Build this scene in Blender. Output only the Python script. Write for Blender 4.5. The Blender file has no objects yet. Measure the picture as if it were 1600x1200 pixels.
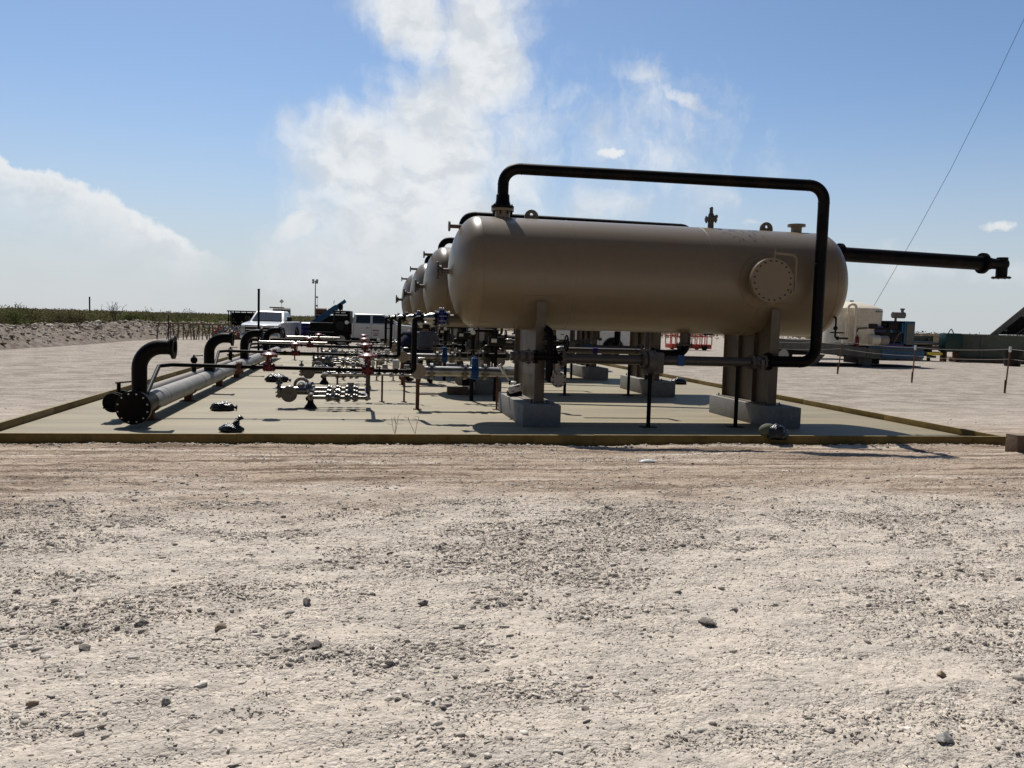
import bpy, bmesh, math, random
import numpy as np
from mathutils import Vector, Matrix, noise
R = math.radians
sc = bpy.context.scene
COL = sc.collection
random.seed(7)
NR = np.random.RandomState(11)

# ------------------------------------------------------------------ camera
CAM_H = 1.75
yaw, pit, rol = R(10.39), R(-4.27), R(1.62)
cd = bpy.data.cameras.new("camera")
cam = bpy.data.objects.new("camera", cd)
COL.objects.link(cam)
cd.sensor_width = 36.0
cd.lens = 36.0 * 1300 / 1600
cd.clip_start = 0.05
cd.clip_end = 9000
_f = Vector((math.sin(yaw) * math.cos(pit), math.cos(yaw) * math.cos(pit), math.sin(pit)))
_r0 = Vector((math.cos(yaw), -math.sin(yaw), 0))
_u0 = _r0.cross(_f)
_r = _r0 * math.cos(rol) + _u0 * math.sin(rol)
_u = _u0 * math.cos(rol) - _r0 * math.sin(rol)
cam.matrix_world = Matrix(((_r.x, _u.x, -_f.x, 0), (_r.y, _u.y, -_f.y, 0), (_r.z, _u.z, -_f.z, CAM_H), (0, 0, 0, 1)))
sc.camera = cam

# ------------------------------------------------------------------ exposure
sc.view_settings.view_transform = 'Standard'
sc.view_settings.look = 'None'
sc.view_settings.gamma = 1
sc.view_settings.exposure = -0.15
sc.cycles.max_bounces = 6
sc.cycles.caustics_reflective = False
sc.cycles.caustics_refractive = False

# ------------------------------------------------------------------ sun and sky
SUN_EL, SUN_AZ = R(53.5), R(-9.0)       # azimuth from +Y towards +X
sl = bpy.data.lights.new("sun", 'SUN')
sl.energy = 5.0
sl.angle = R(0.53)
sl.color = (1.0, 0.955, 0.88)
sun = bpy.data.objects.new("sun", sl)
COL.objects.link(sun)
sd = Vector((math.sin(SUN_AZ) * math.cos(SUN_EL), math.cos(SUN_AZ) * math.cos(SUN_EL), math.sin(SUN_EL)))
sun.rotation_euler = sd.to_track_quat('Z', 'Y').to_euler()
sun.location = (0, 0, 60)

class NT:
    """small helper to write node trees"""
    def __init__(s, nt):
        s.nt = nt
        nt.nodes.clear()
    def n(s, typ, **kw):
        nd = s.nt.nodes.new(typ)
        ins = kw.pop('ins', {})
        for k, v in kw.items():
            setattr(nd, k, v)
        for k, v in ins.items():
            s.put(nd.inputs[k], v)
        return nd
    def put(s, sock, v):
        if isinstance(v, bpy.types.NodeSocket):
            s.nt.links.new(v, sock)
        else:
            sock.default_value = v
    def math(s, op, a, b=0.0, c=0.0, clamp=False):
        nd = s.nt.nodes.new('ShaderNodeMath')
        nd.operation = op
        nd.use_clamp = clamp
        s.put(nd.inputs[0], a)
        s.put(nd.inputs[1], b)
        if len(nd.inputs) > 2:
            s.put(nd.inputs[2], c)
        return nd.outputs[0]
    def noise(s, vec, scale, detail=4, rough=0.55, out=0, lac=2.0):
        nd = s.n('ShaderNodeTexNoise', ins={'Scale': scale, 'Detail': detail, 'Roughness': rough, 'Lacunarity': lac})
        if vec is not None:
            s.put(nd.inputs['Vector'], vec)
        return nd.outputs[out]
    def mapr(s, v, a, b, c=0.0, d=1.0, smooth=True):
        nd = s.n('ShaderNodeMapRange', interpolation_type='SMOOTHSTEP' if smooth else 'LINEAR')
        nd.clamp = True
        for i, x in enumerate((v, a, b, c, d)):
            s.put(nd.inputs[i], x)
        return nd.outputs[0]
    def mix(s, f, a, b):
        nd = s.n('ShaderNodeMix', data_type='RGBA')
        s.put(nd.inputs[0], f)
        s.put(nd.inputs[6], a)
        s.put(nd.inputs[7], b)
        return nd.outputs[2]
    def mapping(s, vec, loc=(0, 0, 0), rot=(0, 0, 0), scl=(1, 1, 1), typ='POINT'):
        nd = s.n('ShaderNodeMapping', vector_type=typ)
        s.put(nd.inputs['Vector'], vec)
        if typ != 'VECTOR':
            nd.inputs['Location'].default_value = loc
        nd.inputs['Rotation'].default_value = rot
        nd.inputs['Scale'].default_value = scl
        return nd.outputs[0]

def c4(c):
    return (c[0], c[1], c[2], 1.0)

world = bpy.data.worlds.new("World")
sc.world = world
world.use_nodes = True
w = NT(world.node_tree)
wo = w.n('ShaderNodeOutputWorld')
bg = w.n('ShaderNodeBackground')
sky = w.n('ShaderNodeTexSky', sky_type='NISHITA')
sky.sun_disc = False
sky.sun_elevation = SUN_EL
sky.sun_rotation = SUN_AZ
sky.altitude = 900
sky.air_density = 1.0
sky.dust_density = 1.2
sky.ozone_density = 1.6
tc = w.n('ShaderNodeTexCoord')
sep = w.n('ShaderNodeSeparateXYZ')
w.put(sep.inputs[0], tc.outputs['Generated'])
az = w.math('MULTIPLY', w.math('ARCTAN2', sep.outputs[0], sep.outputs[1]), 57.2958)
el = w.math('MULTIPLY', w.math('ARCSINE', sep.outputs[2]), 57.2958)
cb = w.n('ShaderNodeCombineXYZ')
w.put(cb.inputs[0], az)
w.put(cb.inputs[1], el)
P0 = cb.outputs[0]
# warp the cloud plane with fractal noise so that the outlines curl
wn = w.n('ShaderNodeTexNoise', ins={'Scale': 0.16, 'Detail': 7.0, 'Roughness': 0.6})
w.put(wn.inputs['Vector'], P0)
wv = w.n('ShaderNodeVectorMath', operation='SUBTRACT')
w.put(wv.inputs[0], wn.outputs['Color'])
wv.inputs[1].default_value = (0.5, 0.5, 0.5)
ws = w.n('ShaderNodeVectorMath', operation='SCALE')
w.put(ws.inputs[0], wv.outputs[0])
ws.inputs['Scale'].default_value = 4.5
wa = w.n('ShaderNodeVectorMath', operation='ADD')
w.put(wa.inputs[0], P0)
w.put(wa.inputs[1], ws.outputs[0])
P1 = wa.outputs[0]

p3n = w.n('ShaderNodeTexNoise', ins={'Scale': 1.3, 'Detail': 6.0, 'Roughness': 0.62})
w.put(p3n.inputs['Vector'], P0)
p3m = w.n('ShaderNodeVectorMath', operation='MULTIPLY_ADD')
w.put(p3m.inputs[0], p3n.outputs['Color'])
p3m.inputs[1].default_value = (1.6, .8, 0)
p3o = w.n('ShaderNodeVectorMath', operation='ADD')
w.put(p3o.inputs[0], P0)
p3o.inputs[1].default_value = (-.8, -.4, 0)
w.put(p3m.inputs[2], p3o.outputs[0])
P3 = p3m.outputs[0]

def blob(vec, a, e, ra, re, rot, amp, edge=0.0):
    m = w.mapping(vec, (a, e, 0), (0, 0, R(rot)), (ra, re, 50), 'TEXTURE')
    ln = w.n('ShaderNodeVectorMath', operation='LENGTH')
    w.put(ln.inputs[0], m)
    return w.mapr(ln.outputs['Value'], 1.0, edge, 0.0, amp)

BLOBS = [  # azimuth, elevation, radii, tilt, strength, core
    (P1, 0.6, 10.4, 9.2, 5.0, -8, 1.0, .2), (P1, 4.8, 12.0, 7.8, 7.5, 10, 1.0, .2),
    (P1, 7.6, 17.5, 5.6, 8.0, -10, 1.05, .2), (P1, 2.8, 19.5, 8.0, 4.4, -35, 1.0, .0), (P1, 7.0, 23.0, 9.5, 5.0, 0, .9, .1),
    (P1, 3.0, 6.5, 12.0, 8.5, 0, .95, .2), (P1, -1.0, 4.0, 9.0, 4.0, 12, .8, .2), (P1, 9.5, 10.0, 8.0, 10, 0, .72, .0), (P1, 19.0, 12.0, 13.0, 8.0, -15, .50, .0),
    (P1, -4.0, 5.6, 2.6, 1.6, 40, .9, .3),
    (P1, 21.6, 14.2, 4.0, .9, -26, .75, .0), (P1, 18.6, 16.0, 4.4, 1.5, -10, .55, .0), (P1, 13.5, 15.0, 4.0, 1.4, 10, .45, .0),
    (P1, 19.0, 11.2, 7.0, 2.2, -24, .62, .0), (P1, 16.0, 7.6, 7.0, 2.6, 5, .68, .0), (P1, 22.0, 9.0, 6.0, 1.6, -20, .5, .0),
    (P3, 16.8, 11.35, 1.7, .55, 0, 1.05, .1), (P3, 40.2, 6.4, 1.4, .5, 0, 1.0, .1), (P3, 26.0, 7.0, 1.2, .35, 0, .6, .0),
    (P1, 38.0, 4.0, 9.0, 2.0, -5, .5, .1), (P1, 60, 9, 12, 3, 5, .7, .2), (P1, -50, 12, 14, 4, -8, .7, .2),
    (P1, 130, 20, 30, 6, -8, .6, .2), (P1, -120, 15, 30, 6, 10, .6, .2)]
mask = None
for bb in BLOBS:
    v = blob(*bb)
    mask = v if mask is None else w.math('MAXIMUM', mask, v)
# long cloud bank at the left: crisp sunlit upper edge that fades out below
ln_ = w.n('ShaderNodeVectorMath', operation='SCALE')
w.put(ln_.inputs[0], wv.outputs[0])
ln_.inputs['Scale'].default_value = 3.0
la = w.n('ShaderNodeVectorMath', operation='ADD')
w.put(la.inputs[0], P0)
w.put(la.inputs[1], ln_.outputs[0])
wn2 = w.n('ShaderNodeTexNoise', ins={'Scale': 0.75, 'Detail': 8.0, 'Roughness': 0.62})
w.put(wn2.inputs['Vector'], P0)
wm2 = w.n('ShaderNodeVectorMath', operation='MULTIPLY_ADD')
w.put(wm2.inputs[0], wn2.outputs['Color'])
wm2.inputs[1].default_value = (2.0, 2.0, 2.0)
w.put(wm2.inputs[2], la.outputs[0])
ls_ = w.n('ShaderNodeSeparateXYZ')
w.put(ls_.inputs[0], wm2.outputs[0])
baz, bel = ls_.outputs[0], ls_.outputs[1]
line = w.math('MINIMUM', w.math('MULTIPLY_ADD', w.math('ADD', baz, 20.0), -0.43, 10.2), 12.5)
dd_ = w.math('SUBTRACT', line, bel)
bank_ = w.math('MULTIPLY', w.math('MULTIPLY', w.mapr(dd_, -0.05, 0.55), w.mapr(dd_, 4.2, 0.2, 0.30, 1.0)), w.mapr(baz, -6.5, -10.5))
bank_ = w.math('MULTIPLY', bank_, w.mapr(az, -80, -50))
wisp = w.noise(w.mapping(P1, rot=(0, 0, R(25)), scl=(1.4, .55, 1)), 0.55, 10, 0.62)
fine = w.math('ADD', w.math('MULTIPLY', w.noise(P1, 0.30, 9, 0.60), 0.5), w.math('MULTIPLY', wisp, 0.5))
edge = w.math('ADD', mask, w.math('MULTIPLY', w.math('SUBTRACT', fine, 0.5), 1.6))
edge = w.math('MULTIPLY', edge, w.mapr(mask, 0.0, 0.12))
dens = w.mapr(edge, 0.08, 1.02, 0.0, 1.0)
dens = w.math('MAXIMUM', dens, bank_)
dens = w.math('MULTIPLY', dens, 0.93, clamp=True)
shade = w.noise(w.mapping(P1, scl=(.8, 1.4, 1)), 0.35, 7, 0.55)
lit = w.math('MULTIPLY', w.mapr(shade, 0.34, 0.60), w.mapr(el, 2.0, 9.0, .25, 1.0))
lit = w.math('MAXIMUM', lit, w.math('MULTIPLY', w.mapr(dd_, 1.6, .2), w.mapr(baz, -6.0, -11.0)))
ccol = w.mix(lit, c4((7.7, 8.1, 8.5)), c4((9.9, 10.1, 10.2)))
hz = w.mapr(el, 19.0, -1.0, 0.0, 1.0)
hzf = w.math('MULTIPLY', w.math('POWER', hz, 1.6), 0.88)
tint = w.n('ShaderNodeMix', data_type='RGBA', blend_type='MULTIPLY')
tint.inputs[0].default_value = 1.0
w.put(tint.inputs[6], sky.outputs[0])
tint.inputs[7].default_value = (0.98, 1.11, 1.22, 1)
# thin milky dust low over the plain
veil = w.mix(hzf, tint.outputs[2], c4((6.6, 6.95, 7.3)))
full = w.mix(dens, veil, ccol)
# haze and cloud are brightest towards the sun and much dimmer on the far side of the sky
fwd = w.mapr(w.math('COSINE', w.math('MULTIPLY', az, 0.0174533)), 0.45, -0.4, 1.0, 0.33)
dim = w.n('ShaderNodeMix', data_type='RGBA', blend_type='MULTIPLY')
dim.inputs[0].default_value = 1.0
w.put(dim.inputs[6], full)
w.put(dim.inputs[7], fwd)
allsky = dim.outputs[2]
w.put(bg.inputs['Color'], allsky)
bg.inputs['Strength'].default_value = 0.095
w.put(wo.inputs['Surface'], bg.outputs[0])

# ------------------------------------------------------------------ materials
def mat(name, col, rough=0.5, metal=0.0, var=0.0, vscale=4.0, col2=None, bump=0.0, bscale=30.0, coat=0.0, spec=0.5, c2amt=(0.45, 0.7), dust=None, lit_top_stain=False):
    m = bpy.data.materials.new(name)
    m.use_nodes = True
    t = NT(m.node_tree)
    out = t.n('ShaderNodeOutputMaterial')
    b = t.n('ShaderNodeBsdfPrincipled')
    t.put(out.inputs[0], b.outputs[0])
    b.inputs['Roughness'].default_value = rough
    b.inputs['Metallic'].default_value = metal
    b.inputs['Specular IOR Level'].default_value = spec
    if coat:
        b.inputs['Coat Weight'].default_value = coat
        b.inputs['Coat Roughness'].default_value = 0.12
    g = t.n('ShaderNodeNewGeometry')
    pos = g.outputs['Position']
    if col2 is None and var:
        col2 = tuple(max(0, x * (1 - var)) for x in col)
    if col2 is not None:
        f = t.noise(pos, vscale, 6, 0.6)
        cc = t.mix(t.mapr(f, c2amt[0], c2amt[1]), c4(col), c4(col2))
        f2 = t.noise(pos, vscale * 6, 3, 0.6)
        v = t.n('ShaderNodeMix', data_type='RGBA', blend_type='MULTIPLY')
        v.inputs[0].default_value = 1
        t.put(v.inputs[6], cc)
        t.put(v.inputs[7], t.mapr(f2, 0.2, 0.8, .965 if lit_top_stain else 0.86, 1.025 if lit_top_stain else 1.1))
        cc = v.outputs[2]
        if dust:
            nz = t.n('ShaderNodeSeparateXYZ')
            t.put(nz.inputs[0], g.outputs['Normal'])
            df = t.math('MULTIPLY', t.mapr(nz.outputs[2], 0.2, 1.0), t.mapr(t.noise(pos, 9, 5, .65), .35, .7, .25, dust[1]))
            cc = t.mix(df, cc, c4(dust[0]))
            t.put(b.inputs['Roughness'], t.math('MULTIPLY_ADD', df, 0.4, rough))
        if lit_top_stain:
            # sunlit top painted into the shell colour, and dried drip marks by the relief valve
            sp = t.n('ShaderNodeSeparateXYZ')
            t.put(sp.inputs[0], pos)
            nz = t.n('ShaderNodeSeparateXYZ')
            t.put(nz.inputs[0], g.outputs['Normal'])
            df = t.math('MULTIPLY', t.mapr(nz.outputs[2], .45, 1.0), t.mapr(t.noise(pos, 1.2, 4, .6), .3, .7, .26, .38))
            cc = t.mix(df, cc, c4((.30, .26, .21)))
            nn_ = t.noise(t.mapping(pos, scl=(1, .5, .55)), 5.5, 3, .5)
            ln = t.mapr(t.math('ABSOLUTE', t.math('SUBTRACT', nn_, .5)), .012, .03, 1, 0)
            mk = t.math('MULTIPLY', t.math('MULTIPLY', t.mapr(sp.outputs[0], 6.25, 6.45), t.mapr(sp.outputs[0], 7.2, 7.0)), t.math('MULTIPLY', t.mapr(sp.outputs[2], 3.24, 3.32), t.mapr(sp.outputs[1], 14.6, 14.4)))
            cc = t.mix(t.math('MULTIPLY', t.math('MULTIPLY', ln, mk), .7), cc, c4((.05, .04, .035)))
        t.put(b.inputs['Base Color'], cc)
    else:
        b.inputs['Base Color'].default_value = c4(col)
    if bump:
        bn = t.n('ShaderNodeBump', ins={'Strength': bump, 'Distance': 0.02})
        t.put(bn.inputs['Height'], t.noise(pos, bscale, 5, 0.6))
        t.put(b.inputs['Normal'], bn.outputs[0])
    return m

DUST = (0.36, 0.31, 0.26)
M = {}
M['tan'] = mat('tan_tank_paint', (0.190, 0.143, 0.090), 0.33, 0, 0.04, 1.3, lit_top_stain=True, spec=.42)
M['leg'] = mat('tan_steel_paint', (0.105, 0.078, 0.050), 0.45, 0, 0.2, 3, dust=(DUST, .15))
M['black'] = mat('black_pipe_coating', (0.003, 0.003, 0.0035), 0.42, 0, col2=(0.012, 0.007, 0.005), vscale=3, spec=.09, dust=((.03, .026, .022), .3))
M['blackmatte'] = mat('black_flat_paint', (0.004, 0.004, 0.004), 0.6, 0, 0.3, spec=.15)
M['primer'] = mat('grey_primer', (0.17, 0.17, 0.165), 0.5, 0, col2=(0.26, 0.25, 0.23), vscale=2.6, bump=.2, bscale=20, dust=(DUST, .5))
M['brownpipe'] = mat('brown_grey_pipe_paint', (0.07, 0.056, 0.044), 0.45, 0, 0.25, 4)
M['brownpipe2'] = mat('brown_primer', (0.095, 0.078, 0.065), 0.5, 0, 0.25, 4, dust=(DUST, .4))
M['silver'] = mat('bare_steel', (0.34, 0.33, 0.31), 0.28, 0.9, 0.35, 6)
M['silver2'] = mat('dull_cast_steel', (0.20, 0.19, 0.175), 0.34, 0.75, 0.45, 9)
M['cream'] = mat('cream_flange_paint', (0.34, 0.29, 0.24), 0.5, 0, 0.2, 6)
M['cream2'] = mat('dull_flange_paint', (0.15, 0.13, 0.11), 0.45, 0.2, 0.3, 9)
M['chalk'] = mat('faded_chalk', (0.34, 0.34, 0.33), 0.9)
M['bolt'] = mat('zinc_bolt', (0.45, 0.45, 0.45), 0.35, 0.6)
M['boltdark'] = mat('dark_bolt', (0.012, 0.011, 0.010), 0.5, 0.3, spec=.3)
M['rust'] = mat('rusted_steel', (0.14, 0.055, 0.028), 0.8, 0.1, col2=(0.07, 0.035, 0.025), vscale=9, bump=.2, bscale=40)
M['red'] = mat('dark_red_paint', (0.12, 0.004, 0.008), 0.38, 0, 0.4, 6, spec=.35)
M['blue'] = mat('mid_blue_paint', (0.003, 0.055, 0.20), 0.45, 0, 0.15, 6, spec=.3)
M['deepblue'] = mat('deep_blue_paint', (0.003, 0.006, 0.12), 0.3, 0, 0.15, 6)
M['boom'] = mat('crane_blue', (0.015, 0.10, 0.21), 0.45, 0, 0.2, 2, dust=((.12, .24, .34), .4))
M['pier'] = mat('pier_concrete', (0.25, 0.245, 0.235), 0.85, 0, 0.22, 5, bump=.3, bscale=25, dust=((.42, .39, .33), .8))
M['curb'] = mat('olive_curb_coating', (0.20, 0.135, 0.038), 0.6, 0, 0.35, 3, dust=((.42, .36, .22), .8), spec=.25)
M['wood'] = mat('weathered_timber', (0.17, 0.115, 0.08), 0.85, 0, 0.35, 5, bump=.3, bscale=18, dust=((.4, .33, .26), .6))
M['bag'] = mat('black_plastic_bag', (0.004, 0.004, 0.005), 0.22, 0, 0.2, 8, bump=.9, bscale=22)
M['sack'] = mat('green_grey_sack', (0.10, 0.105, 0.07), 0.8, 0, 0.2, 20)
M['white'] = mat('white_vehicle_paint', (0.66, 0.67, 0.66), 0.25, 0, 0.08, 2, coat=.3)
M['whiteplastic'] = mat('white_plastic', (0.70, 0.70, 0.68), 0.5)
M['glass'] = mat('vehicle_glass', (0.02, 0.025, 0.03), 0.05, 0, spec=.8)
M['tyre'] = mat('tyre_rubber', (0.010, 0.010, 0.010), 0.85, 0, spec=.3)
M['rim'] = mat('wheel_steel', (0.35, 0.35, 0.35), 0.4, 0.6)
M['chrome'] = mat('chrome_grille', (0.5, 0.5, 0.5), 0.15, 0.9)
M['trim'] = mat('black_trim', (0.008, 0.008, 0.008), 0.6, spec=.3)
M['steelgrey'] = mat('trailer_grey', (0.13, 0.13, 0.115), 0.6, 0, 0.3, 2, dust=(DUST, .4))
M['greensteel'] = mat('grey_green_paint', (0.085, 0.10, 0.075), 0.55, 0, 0.25, 1.2, dust=((.3, .3, .25), .5))
M['teal'] = mat('dark_teal_paint', (0.002, 0.035, 0.028), 0.5, 0, 0.3, 3)
M['orange'] = mat('safety_orange', (0.42, 0.035, 0.012), 0.5)
M['tanktan'] = mat('pale_cream_tank', (0.74, 0.65, 0.50), 0.5, 0, 0.1, 1.0)
M['yellow'] = mat('yellow_cap', (0.7, 0.55, 0.05), 0.5)
M['skin'] = mat('skin', (0.33, 0.19, 0.13), 0.55)
M['shirt'] = mat('blue_grey_workshirt', (0.125, 0.135, 0.17), 0.9, 0, 0.25, 9, bump=.3, bscale=25, spec=.2)
M['shirtnavy'] = mat('dark_blue_workshirt', (0.02, 0.023, 0.05), 0.9, 0, 0.25, 9, spec=.2)
M['jeans'] = mat('dark_trousers', (0.012, 0.014, 0.03), 0.9, 0, 0.2, 8)
M['hat'] = mat('pale_hard_hat', (0.62, 0.60, 0.52), 0.35)
M['branch'] = mat('dry_branch', (0.10, 0.07, 0.05), 0.9)

# ------------------------------------------------------------------ mesh builder
class MB:
    def __init__(s):
        s.v, s.f, s.sm, s.mi = [], [], [], []
        s.m = 0
    def add(s, vs, fs, smooth=True):
        o = len(s.v)
        s.v += [tuple(x) for x in vs]
        for f in fs:
            s.f.append(tuple(i + o for i in f))
            s.sm.append(smooth)
            s.mi.append(s.m)
        return s
    def box(s, lo, hi, rot=None, about=None, bev=0.0):
        (a, b, c), (d, e, f) = lo, hi
        vs = [Vector((x, y, z)) for x in (a, d) for y in (b, e) for z in (c, f)]
        fs = [(0, 1, 3, 2), (4, 6, 7, 5), (0, 4, 5, 1), (2, 3, 7, 6), (0, 2, 6, 4), (1, 5, 7, 3)]
        if bev:
            bm = bmesh.new()
            bv = [bm.verts.new(x) for x in vs]
            for q in fs:
                bm.faces.new([bv[i] for i in q])
            bmesh.ops.bevel(bm, geom=bm.edges[:], offset=bev, segments=2, affect='EDGES', profile=.6)
            bm.verts.index_update()
            vs = [v.co.copy() for v in bm.verts]
            fs = [[v.index for v in fc.verts] for fc in bm.faces]
            bm.free()
        if rot is not None:
            ab = Vector(about) if about is not None else (Vector(lo) + Vector(hi)) / 2
            vs = [rot @ (x - ab) + ab for x in vs]
        return s.add(vs, fs, False)
    @staticmethod
    def frame(ax):
        ax = Vector(ax).normalized()
        h = Vector((0, 0, 1)) if abs(ax.z) < .9 else Vector((1, 0, 0))
        u = ax.cross(h).normalized()
        return ax, u, ax.cross(u).normalized()
    def lathe(s, p, ax, prof, n=24):
        """prof: list of (distance along ax, radius)"""
        p = Vector(p)
        ax, u, v = s.frame(ax)
        vs, fs = [], []
        rings = []
        for (t, r) in prof:
            if r < 1e-6:
                rings.append([len(vs)])
                vs.append(p + ax * t)
            else:
                rings.append(list(range(len(vs), len(vs) + n)))
                for k in range(n):
                    a = 2 * math.pi * k / n
                    vs.append(p + ax * t + (u * math.cos(a) + v * math.sin(a)) * r)
        for A, B in zip(rings, rings[1:]):
            for k in range(n):
                k2 = (k + 1) % n
                if len(A) == 1 and len(B) == 1:
                    continue
                if len(A) == 1:
                    fs.append((A[0], B[k], B[k2]))
                elif len(B) == 1:
                    fs.append((A[k2], A[k], B[0]))
                else:
                    fs.append((A[k], B[k], B[k2], A[k2]))
        return s.add(vs, fs, True)
    def cyl(s, a, b, r, r2=None, n=20):
        a, b = Vector(a), Vector(b)
        L = (b - a).length
        r2 = r if r2 is None else r2
        return s.lathe(a, b - a, [(0, 0), (0, r), (L, r2), (L, 0)], n)
    def tube(s, pts, r, bend=0.0, n=16, seg=7, caps=True):
        pts = [Vector(p) for p in pts]
        path = [pts[0]]
        for i in range(1, len(pts) - 1):
            p, a, b = pts[i], pts[i - 1], pts[i + 1]
            if bend <= 0:
                path.append(p)
                continue
            d1, d2 = (a - p).normalized(), (b - p).normalized()
            ang = d1.angle(d2)
            if ang > 3.1:
                path.append(p)
                continue
            L = min(bend / math.tan(ang / 2), (a - p).length * .49 if i > 1 else (a - p).length * .98, (b - p).length * .49 if i < len(pts) - 2 else (b - p).length * .98)
            rr = L * math.tan(ang / 2)
            cen = p + (d1 + d2).normalized() * (rr / math.sin(ang / 2))
            s0, s1 = p + d1 * L - cen, p + d2 * L - cen
            th = s0.angle(s1)
            for k in range(seg + 1):
                q = k / seg
                path.append(cen + (s0 * math.sin((1 - q) * th) + s1 * math.sin(q * th)) / math.sin(th))
        path.append(pts[-1])
        tang = []
        for i in range(len(path)):
            a = path[max(i - 1, 0)]
            b = path[min(i + 1, len(path) - 1)]
            tang.append((b - a).normalized())
        _, u, v = s.frame(tang[0])
        vs, fs = [], []
        for i, p in enumerate(path):
            t = tang[i]
            u = (u - t * u.dot(t)).normalized()
            v = t.cross(u)
            k_ = 1.0
            for k in range(n):
                a = 2 * math.pi * k / n
                vs.append(p + (u * math.cos(a) + v * math.sin(a)) * r * k_)
        for i in range(len(path) - 1):
            for k in range(n):
                k2 = (k + 1) % n
                fs.append((i * n + k, i * n + k2, (i + 1) * n + k2, (i + 1) * n + k))
        if caps:
            fs.append(tuple(range(n))[::-1])
            fs.append(tuple(range((len(path) - 1) * n, len(path) * n)))
        return s.add(vs, fs, True)
    def sphere(s, c, r, sx=1, sy=1, sz=1, n=16, m=10):
        prof = []
        vs, fs = [], []
        c = Vector(c)
        for i in range(m + 1):
            th = math.pi * i / m
            prof.append((-math.cos(th), math.sin(th)))
        for t, q in prof:
            for k in range(n):
                a = 2 * math.pi * k / n
                vs.append(c + Vector((q * math.cos(a) * r * sx, q * math.sin(a) * r * sy, t * r * sz)))
        for i in range(m):
            for k in range(n):
                k2 = (k + 1) % n
                fs.append((i * n + k, i * n + k2, (i + 1) * n + k2, (i + 1) * n + k))
        return s.add(vs, fs, True)
    def flange(s, p, ax, r, t=0.03, nb=8, bolt=0.012, stick=0.025, n=24, gap=True):
        """a pair of bolted discs centred on p"""
        p = Vector(p)
        ax, u, v = s.frame(ax)
        if gap:
            s.lathe(p - ax * t, ax, [(0, r * .62), (0, r), (t * .9, r), (t * .9, r * .8), (t * 1.1, r * .8), (t * 1.1, r), (2 * t, r), (2 * t, r * .62)], n)
        else:
            s.lathe(p - ax * t / 2, ax, [(0, 0), (0, r), (t, r), (t, 0)], n)
        for k in range(nb):
            a = 2 * math.pi * (k + .5) / nb
            q = p + (u * math.cos(a) + v * math.sin(a)) * r * .84
            h = t + stick if gap else t / 2 + stick
            s.cyl(q - ax * h, q + ax * h, bolt, n=6)
        return s
    def prism(s, poly, axis, a, b, smooth=False):
        """poly in the two other axes, extruded from a to b along axis (0,1,2)"""
        n = len(poly)
        def pt(p, t):
            if axis == 0:
                return (t, p[0], p[1])
            if axis == 1:
                return (p[0], t, p[1])
            return (p[0], p[1], t)
        vs = [pt(p, a) for p in poly] + [pt(p, b) for p in poly]
        fs = [tuple(range(n)), tuple(range(n, 2 * n))[::-1]]
        fs += [(i, i + n, (i + 1) % n + n, (i + 1) % n) for i in range(n)]
        return s.add(vs, fs, smooth)
    def build(s, name, m, parent=None, off=None, bevel=0.0, label=None):
        me = bpy.data.meshes.new(name)
        vs = s.v if off is None else [(x - off[0], y - off[1], z - off[2]) for x, y, z in s.v]
        me.from_pydata(vs, [], s.f)
        me.polygons.foreach_set('use_smooth', s.sm)
        ms = m if isinstance(m, (list, tuple)) else [m]
        for q in ms:
            me.materials.append(q)
        if len(ms) > 1:
            me.polygons.foreach_set('material_index', s.mi)
        bm = bmesh.new()
        bm.from_mesh(me)
        bmesh.ops.recalc_face_normals(bm, faces=bm.faces[:])
        bm.to_mesh(me)
        bm.free()
        me.set_sharp_from_angle(angle=R(35))
        o = bpy.data.objects.new(name, me)
        COL.objects.link(o)
        if parent is not None:
            o.parent = parent
        if bevel:
            bv = o.modifiers.new('bevel', 'BEVEL')
            bv.width = bevel
            bv.segments = 2
            bv.limit_method = 'ANGLE'
            bv.angle_limit = R(40)
        if label:
            o['label'] = label
        return o

class Thing:
    """an Empty at a thing's base; parts are given in world coordinates unless local"""
    def __init__(s, name, label, cat, loc, rz=0.0, group=None, local=False):
        s.e = bpy.data.objects.new(name, None)
        COL.objects.link(s.e)
        s.e.empty_display_size = .1
        s.e.location = loc
        s.e.rotation_euler = (0, 0, rz)
        s.loc = None if local else loc
        tagp(s.e, label, cat, group)
    def part(s, name, mb, m, parent=None, bevel=0.0, label=None):
        return mb.build(name, m, parent if parent is not None else s.e, s.loc, bevel, label)

def tagp(o, label=None, cat=None, group=None, kind=None):
    for k, v in (('label', label), ('category', cat), ('group', group), ('kind', kind)):
        if v:
            o[k] = v
    return o

KIDS = {}
def dup(root, delta, label=None, rz=None):
    def cp(o, par):
        c = o.copy()
        COL.objects.link(c)
        if par is not None:
            c.parent = par
        for ch in [x for x in list(bpy.data.objects) if x.parent == o]:
            cp(ch, c)
        return c
    r = cp(root, None)
    r.location = Vector(root.location) + Vector(delta)
    if rz is not None:
        r.rotation_euler = (0, 0, rz)
    if label:
        r['label'] = label
    return r

def single(mb, name, m, loc, label, cat, group=None, kind=None, bevel=0.0):
    o = mb.build(name, m, None, loc, bevel)
    o.location = loc
    tagp(o, label, cat, group, kind)
    return o

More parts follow.
